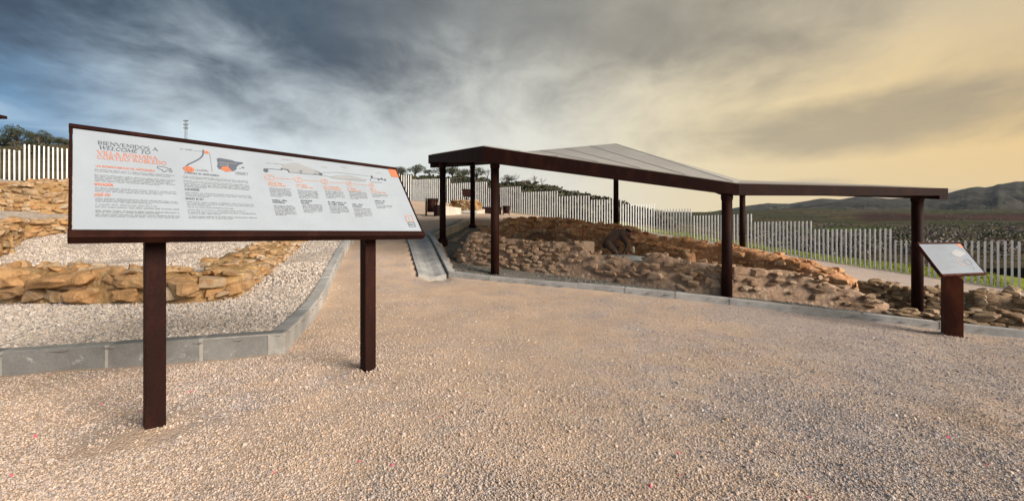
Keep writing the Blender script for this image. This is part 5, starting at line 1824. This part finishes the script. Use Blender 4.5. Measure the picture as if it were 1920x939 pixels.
def bushes(name, spots, mat, seed, per=60, leaf=.22):
    rg = random.Random(seed)
    cl = []
    V = []
    meshes = leaf_mesh(name, [((x, y, z + r * .45), r) for x, y, z, r in spots], 1.0, 1.0, mat, seed) if False else None
    rs = np.random.RandomState(seed)
    Vs, Fs, T = [], [], []
    k = 0
    for x, y, z, r in spots:
        n = per
        dirs = rs.normal(size=(n, 3)); dirs /= np.linalg.norm(dirs, axis=1)[:, None]
        pts = np.array((x, y, z + r * .35)) + dirs * (r * (.45 + .55 * rs.rand(n) ** .5))[:, None] * np.array([1.1, 1.1, .75])
        a = rs.normal(size=(n, 3)); a /= np.linalg.norm(a, axis=1)[:, None]
        b = np.cross(a, rs.normal(size=(n, 3))); b /= np.linalg.norm(b, axis=1)[:, None]
        s = (r * leaf * (.6 + .8 * rs.rand(n)))[:, None]
        q = np.stack([pts - a * s, pts + b * s * .7, pts + a * s, pts - b * s * .7], 1)
        Vs.append(q.reshape(-1, 3)); T.append(np.repeat(np.clip(rs.rand() * .7 + .3 * rs.rand(n), 0, 1), 4))
    V = np.concatenate(Vs); t = np.concatenate(T)
    me = bpy.data.meshes.new(name)
    me.from_pydata(V.tolist(), [], np.arange(len(V)).reshape(-1, 4).tolist())
    ca = me.color_attributes.new('tone', 'FLOAT_COLOR', 'POINT')
    arr = np.ones((len(V), 4), np.float32); arr[:, :3] = t[:, None]
    ca.data.foreach_set('color', arr.ravel())
    return tag(link(name, me, mat), kind='stuff')
rg = random.Random(31)
sp = []
for _ in range(950):                       # dark brush on the slope behind the fence
    px = rg.uniform(740, 1250); d0 = fence_d(px); dc_ = float(np.interp(px, cpx, cd))
    d = d0 + 2 + (dc_ - d0) * rg.random() ** .8
    if px < 1010 and (d - d0) > (dc_ - d0) * .72: continue
    x = px_x(px, d); 
    if px > 1150 and d < d0 + 11: continue
    sp.append((x, d, hill_z(px, d, x), rg.uniform(.5, 1.25)))
for _ in range(45):
    px = rg.uniform(-120, 300); d = rg.uniform(38, 72)
    x = px_x(px, d); sp.append((x, d, hill_z(px, d, x), rg.uniform(.4, 1.0)))
tag(bushes('scrub', sp, M['scrub'], 3, 70), 'dark scrub covering the slope behind the white fence', 'scrub')
sp = []; sp2 = []
for _ in range(1500):
    px = rg.uniform(1230, 2250); d = 70 * (280 / 70) ** (rg.random() ** .8)
    x = px_x(px, d)
    if noise.noise(Vector((x * .02, d * .02, 4))) < -.12 + (.25 if d < 120 else 0) * 0: continue
    (sp2 if rg.random() < .5 else sp).append((x, d, val_z(px, d, x), rg.uniform(.6, 1.9) * (1 + d / 500)))
for _ in range(420):
    px = rg.uniform(1300, 2300); d = rg.uniform(300, 1000)
    x = px_x(px, d)
    if noise.noise(Vector((x * .006, d * .012, 8))) < .12: continue
    sp.append((x, d, val_z(px, d, x), rg.uniform(1.6, 3.2)))
tag(bushes('scrub', sp, M['scrub_far'], 5, 90, .14), 'green and dark shrubs scattered over the valley side', 'scrub')
tag(bushes('scrub', sp2, M['bare'], 6, 90, .14), 'leafless grey purple shrubs scattered over the valley side', 'scrub')

# grass tufts on the strip beyond the fence
rs = np.random.RandomState(9)
gv, gf, gt = [], [], []
tries = 0
cand = []
for a, b in zip(FENCE[:8], FENCE[1:9]):
    L = math.hypot(b[0] - a[0], b[1] - a[1])
    nx_, ny_ = (b[1] - a[1]) / L, -(b[0] - a[0]) / L
    for _ in range(int(L * 420)):
        t, o_ = rs.rand(), .15 + 8.0 * rs.rand() ** 1.4
        cand.append((a[0] + (b[0] - a[0]) * t + nx_ * o_, a[1] + (b[1] - a[1]) * t + ny_ * o_))
ca_ = np.array(cand)
gzv = RB(ca_[:, 0], ca_[:, 1])
for (x, y), z in zip(cand, gzv):
    for _ in range(2):
        h, w_, an = .05 + .10 * rs.rand(), .012 + .012 * rs.rand(), rs.rand() * 6.28
        lx, ly = rs.normal() * .04, rs.normal() * .04
        k = len(gv)
        gv += [(x - math.cos(an) * w_, y - math.sin(an) * w_, z - .02), (x + math.cos(an) * w_, y + math.sin(an) * w_, z - .02), (x + lx, y + ly, z + h)]
        gf.append((k, k + 1, k + 2)); gt += [rs.rand()] * 3
me = bpy.data.meshes.new('grass'); me.from_pydata(gv, [], gf)
ca = me.color_attributes.new('tone', 'FLOAT_COLOR', 'POINT'); arr = np.ones((len(gv), 4), np.float32); arr[:, :3] = np.array(gt)[:, None]; ca.data.foreach_set('color', arr.ravel())
M['grass'] = mat_leaf('lawn_grass', [(0.13, 0.18, 0.012), (0.20, 0.24, 0.018), (0.26, 0.28, 0.026), (0.29, 0.29, 0.05)])
tag(link('grass', me, M['grass']), 'bright green grass strip just beyond the white fence', 'grass', kind='stuff')

# ------------------------------------------------------------------ lattice mast
d_ = 150.0
tp = P(348.5, 225.5, d_); bz = hill_z(348, 140, px_x(348, 140)) - 3
root = empty('power_pylon', (tp.x, d_, bz)); tag(root, 'slim grey power pylon with three crossarms rising behind the big sign', 'pylon')
H = tp.z - bz
bm = bmesh.new()
for sx in (-1, 1):
    for sy in (-1, 1):
        add_tube(bm, [(sx * .75, sy * .75, 0), (sx * .22, sy * .22, H)], .05, 5)
k = 0
while k * 1.1 < H - 1:
    z0_, z1_ = k * 1.1, (k + 1) * 1.1
    w0, w1 = .75 - .53 * z0_ / H, .75 - .53 * z1_ / H
    s = 1 if k % 2 else -1
    for a, b in (((-s * w0, -w0), (s * w1, -w1)), ((-s * w0, w0), (s * w1, w1)), ((-w0, -s * w0), (-w1, s * w1)), ((w0, -s * w0), (w1, s * w1))):
        add_tube(bm, [(a[0], a[1], z0_), (b[0], b[1], z1_)], .025, 4)
    k += 1
M['steel'] = mat_plain('weathered_steel', (.16, .17, .17), .6)
link('mast', bm, M['steel'], root)
for py in (226.5, 234, 240.5):
    z = CH - (py - HY) * d_ / F - bz
    bm = bmesh.new()
    add_tube(bm, [(-1.25, 0, z), (0, 0, z + .12), (1.25, 0, z)], [.06, .16, .06], 5)
    add_tube(bm, [(-1.25, 0, z), (0, 0, z - .35), (1.25, 0, z)], [.05, .07, .05], 5)
    o = link('crossarm', bm, M['steel'], root)
    for sx in (-1.2, 1.2):
        bm = bmesh.new(); add_tube(bm, [(sx, 0, z), (sx, 0, z - .55)], .07, 6); link('insulator', bm, M['slat'], o)

# ------------------------------------------------------------------ loose gravel: real stones scattered on the ground
def scatter(name, pts, scl, mat, seed, label, levels=2):
    n = len(pts)
    rs = np.random.RandomState(seed)
    me = bpy.data.meshes.new(name)
    me.from_pydata(np.asarray(pts).tolist(), [], [])
    a = me.attributes.new('size', 'FLOAT_VECTOR', 'POINT'); a.data.foreach_set('vector', np.asarray(scl, np.float32).ravel())
    a = me.attributes.new('turn', 'FLOAT_VECTOR', 'POINT'); a.data.foreach_set('vector', (rs.rand(n, 3) * 6.283).astype(np.float32).ravel())
    o = bpy.data.objects.new(name, me); col.objects.link(o)
    ng = bpy.data.node_groups.new(name, 'GeometryNodeTree')
    ng.interface.new_socket('Geometry', in_out='INPUT', socket_type='NodeSocketGeometry')
    ng.interface.new_socket('Geometry', in_out='OUTPUT', socket_type='NodeSocketGeometry')
    G = Nodes(ng)
    gi = G.new('NodeGroupInput'); go = G.new('NodeGroupOutput')
    ico = G.new('GeometryNodeMeshIcoSphere', {'Radius': 0.5, 'Subdivisions': levels})
    nz = G.new('ShaderNodeTexNoise', {'Scale': 2.1, 'Detail': 1.0})
    off = G.vmath('SCALE', G.vmath('SUBTRACT', nz.outputs['Color'], (.5, .5, .5)))
    off.node.inputs['Scale'].default_value = 0.75
    sp_ = G.new('GeometryNodeSetPosition', {'Geometry': ico.outputs[0], 'Offset': off})
    smt = G.new('GeometryNodeSetShadeSmooth', {'Geometry': sp_.outputs[0], 'Shade Smooth': False})
    sm = G.new('GeometryNodeSetMaterial', {'Geometry': smt.outputs[0], 'Material': mat})
    na = G.new('GeometryNodeInputNamedAttribute', data_type='FLOAT_VECTOR'); na.inputs['Name'].default_value = 'size'
    nb = G.new('GeometryNodeInputNamedAttribute', data_type='FLOAT_VECTOR'); nb.inputs['Name'].default_value = 'turn'
    er = G.new('FunctionNodeEulerToRotation', {0: nb.outputs[0]})
    io = G.new('GeometryNodeInstanceOnPoints', {'Points': gi.outputs[0], 'Instance': sm.outputs[0], 'Rotation': er.outputs[0], 'Scale': na.outputs[0]})
    G.set(go.inputs[0], io.outputs[0])
    md = o.modifiers.new('scatter', 'NODES'); md.node_group = ng
    return tag(o, label, 'gravel', kind='stuff')


def pebble_mat(name, tones, dust):
    m, N, b = material(name)
    r = N.new('ShaderNodeObjectInfo').outputs['Random']
    k = len(tones)
    c = N.ramp(r, [((i + .5) / k, t) for i, t in enumerate(tones)])
    p = pos(N)
    patch = N.math('ADD', N.math('MULTIPLY', N.noise(p, .55, 5.0, .6, .3), .7), N.math('MULTIPLY', N.noise(p, 3.1, 5.0, .65), .5))
    g = N.vmath('DOT_PRODUCT', p, (-1.0, 0.15, 0))
    patch = N.math('ADD', patch, N.range(g, -4.5, 1.0, -.10, .12))
    c = N.mix(N.math('MULTIPLY', N.range(patch, .46, .78), dust[3]), c, dust[:3])
    c = N.mix(1.0, c, N.ramp(N.noise(p, 220.0, 3.0), [(.3, (.85, .85, .85)), (.7, (1.1, 1.1, 1.1))]), 'MULTIPLY')
    N.set(b.inputs['Base Color'], c)
    b.inputs['Roughness'].default_value = .9
    b.inputs['Specular IOR Level'].default_value = .25
    return m
PT = [(0.20, 0.21, 0.24), (0.36, 0.36, 0.39), (0.60, 0.49, 0.42), (0.66, 0.58, 0.52), (0.64, 0.47, 0.33), (0.30, 0.30, 0.33), (0.50, 0.46, 0.45), (0.62, 0.57, 0.53)]
M['pebble'] = pebble_mat('path_pebbles', PT, (.64, .46, .30, .34))
M['pebble_bed'] = pebble_mat('bed_pebbles', [(0.24, 0.23, 0.235), (0.44, 0.39, 0.35), (0.58, 0.49, 0.40), (0.66, 0.60, 0.54), (0.52, 0.42, 0.31), (0.36, 0.33, 0.31), (0.70, 0.65, 0.60)], (.5, .4, .3, .10))
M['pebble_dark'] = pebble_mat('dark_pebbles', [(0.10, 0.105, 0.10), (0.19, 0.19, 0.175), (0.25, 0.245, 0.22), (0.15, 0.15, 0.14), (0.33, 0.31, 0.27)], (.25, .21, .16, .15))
M['pink'] = mat_plain('pink_marking_paint', (.85, .10, .22), .6)

def sample(poly, n, dmax, fall, seed, off=0.0, exclude=None, fn=g_any):
    """Stones thin out with distance, where single ones can no longer be seen."""
    rs = np.random.RandomState(seed)
    out = []
    tot = 0
    while tot < n:
        d = 1.25 * (dmax / 1.25) ** (rs.rand(n * 2) ** fall)
        px = rs.uniform(-300, 2300, n * 2)
        x = (px - CX) * d / F
        ok = inside(poly, x, d)
        if exclude is not None:
            for e in exclude: ok &= ~inside(e, x, d)
        out.append(np.stack([x[ok], d[ok]], 1)); tot += ok.sum()
        if len(out) > 30: break
    q = np.concatenate(out)[:n]
    return q
PLAZA = [(-4.12, 3.15), (-2.20, 3.78), (-3.9, 9.0), (-3.4, 11.4), (-2.05, 8.6), (-1.4, 8.6), (1.3, 7.85), (3.86, 7.05), (7.5, 5.8), (10.4, 4.8), (12, 4.2), (12, -1), (-9, -1), (-9, 1.6)]
def stones_on(name, poly, n, dmax, fall, s0, s1, mat, seed, label, sink=.25, exclude=None, skew=2.2, thin=None):
    q = sample(poly, n, dmax, fall, seed, exclude=exclude)
    if thin:                              # trodden sandy patches carry fewer stones
        rs0 = np.random.RandomState(seed + 5)
        pn_ = np.array([noise.noise(Vector((x * .7, y * .7, 5))) + .6 * noise.noise(Vector((x * 2.3, y * 2.3, 7))) for x, y in q]) + np.clip((-q[:, 0] + .3 * q[:, 1]) * .06, -.3, .3)
        q = q[rs0.rand(len(q)) > thin * np.clip(pn_ * 1.6 + .45, 0, 1)]
    z = g_any(q[:, 0], q[:, 1])
    rs = np.random.RandomState(seed + 1)
    for i in range(len(q)):
        if q[i, 1] > 0:
            v = Vector((q[i, 0], q[i, 1], 0)); z[i] += .022 * noise.noise(v * .9) + .012 * noise.noise(v * 3.1)
    s = s0 + (s1 - s0) * rs.rand(len(q)) ** skew
    sc3 = np.stack([s * (1 + .5 * rs.rand(len(q))), s, s * (.5 + .4 * rs.rand(len(q)))], 1)
    pts = np.stack([q[:, 0], q[:, 1], z + s * (.5 - sink) * .6], 1)
    return scatter(name, pts, sc3, mat, seed + 2, label)
stones_on('gravel', PLAZA, 410000, 7.5, 1.1, .0045, .0125, M['pebble'], 11, 'small crushed stones covering the open path', .34, thin=.5)
stones_on('gravel', PLAZA, 13000, 17.0, .85, .010, .028, M['pebble'], 21, 'larger loose stones lying on the open path', .42, skew=3.2, thin=.9)
LEFTBED = [(-14, .9), (-11.0, 1.25), (-4.15, 3.40), (-2.30, 4.0), (-3.96, 9.0), (-5.2, 13.0), (-6.3, 17.0), (-14, 14)]
stones_on('gravel', LEFTBED, 72000, 13.0, .8, .016, .034, M['pebble_bed'], 31, 'pale rounded gravel filling the bed behind the left kerb', .3, skew=1.2)
rs_ = np.random.RandomState(70)
rp = []
for mx_, my_ in MOUNDS:
    aa = rs_.rand(500) * 6.283; r_ = .05 + .22 * rs_.rand(500) ** .8
    xx, yy = mx_ + r_ * np.cos(aa), my_ + r_ * np.sin(aa)
    zz = RB(xx, yy) + .03 * np.exp(-(r_ / .17) ** 2) + .001
    rp.append(np.stack([xx, yy, zz], 1))
rp = np.concatenate(rp)
s_ = .005 + .012 * rs_.rand(len(rp)) ** 2
scatter('gravel', rp, np.stack([s_ * 1.3, s_, s_ * .7], 1), M['pebble'], 71, 'stones banked up round the feet of the sign posts')
SB = [(-1.3, 8.98), (1.3, 8.1), (3.86, 7.3), (7.5, 6.05), (9.5, 5.4), (9.5, 7.2), (3.9, 8.0), (0.5, 9.6), (-1.2, 11), (-2.3, 11.7)]
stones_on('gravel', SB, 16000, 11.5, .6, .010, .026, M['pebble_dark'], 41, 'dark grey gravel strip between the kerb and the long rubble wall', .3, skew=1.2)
stones_on('gravel', PLAZA, 46, 3.6, .8, .007, .017, M['pink'], 51, 'stray stones marked with pink spray paint on the path', .2)

# ------------------------------------------------------------------ thin air between here and the mountains
hm = bpy.data.materials.new('haze_air')
hm.use_nodes = True
for n in list(hm.node_tree.nodes): hm.node_tree.nodes.remove(n)
H_ = Nodes(hm.node_tree)
hv = H_.new('ShaderNodeVolumePrincipled', {'Color': (0.72, 0.82, 0.95), 'Density': 0.00004, 'Anisotropy': 0.0})
H_.new('ShaderNodeOutputMaterial', {'Volume': hv.outputs[0]})
bm = bmesh.new()
lim = max(abs(float(xs[0])), abs(float(xs[-1])), abs(float(ys[0])), abs(float(ys[-1]))) + 60
add_box(bm, (0, 0, 290), (2 * lim, 2 * lim, 680))
tag(link('haze', bm, hm), kind='stuff')
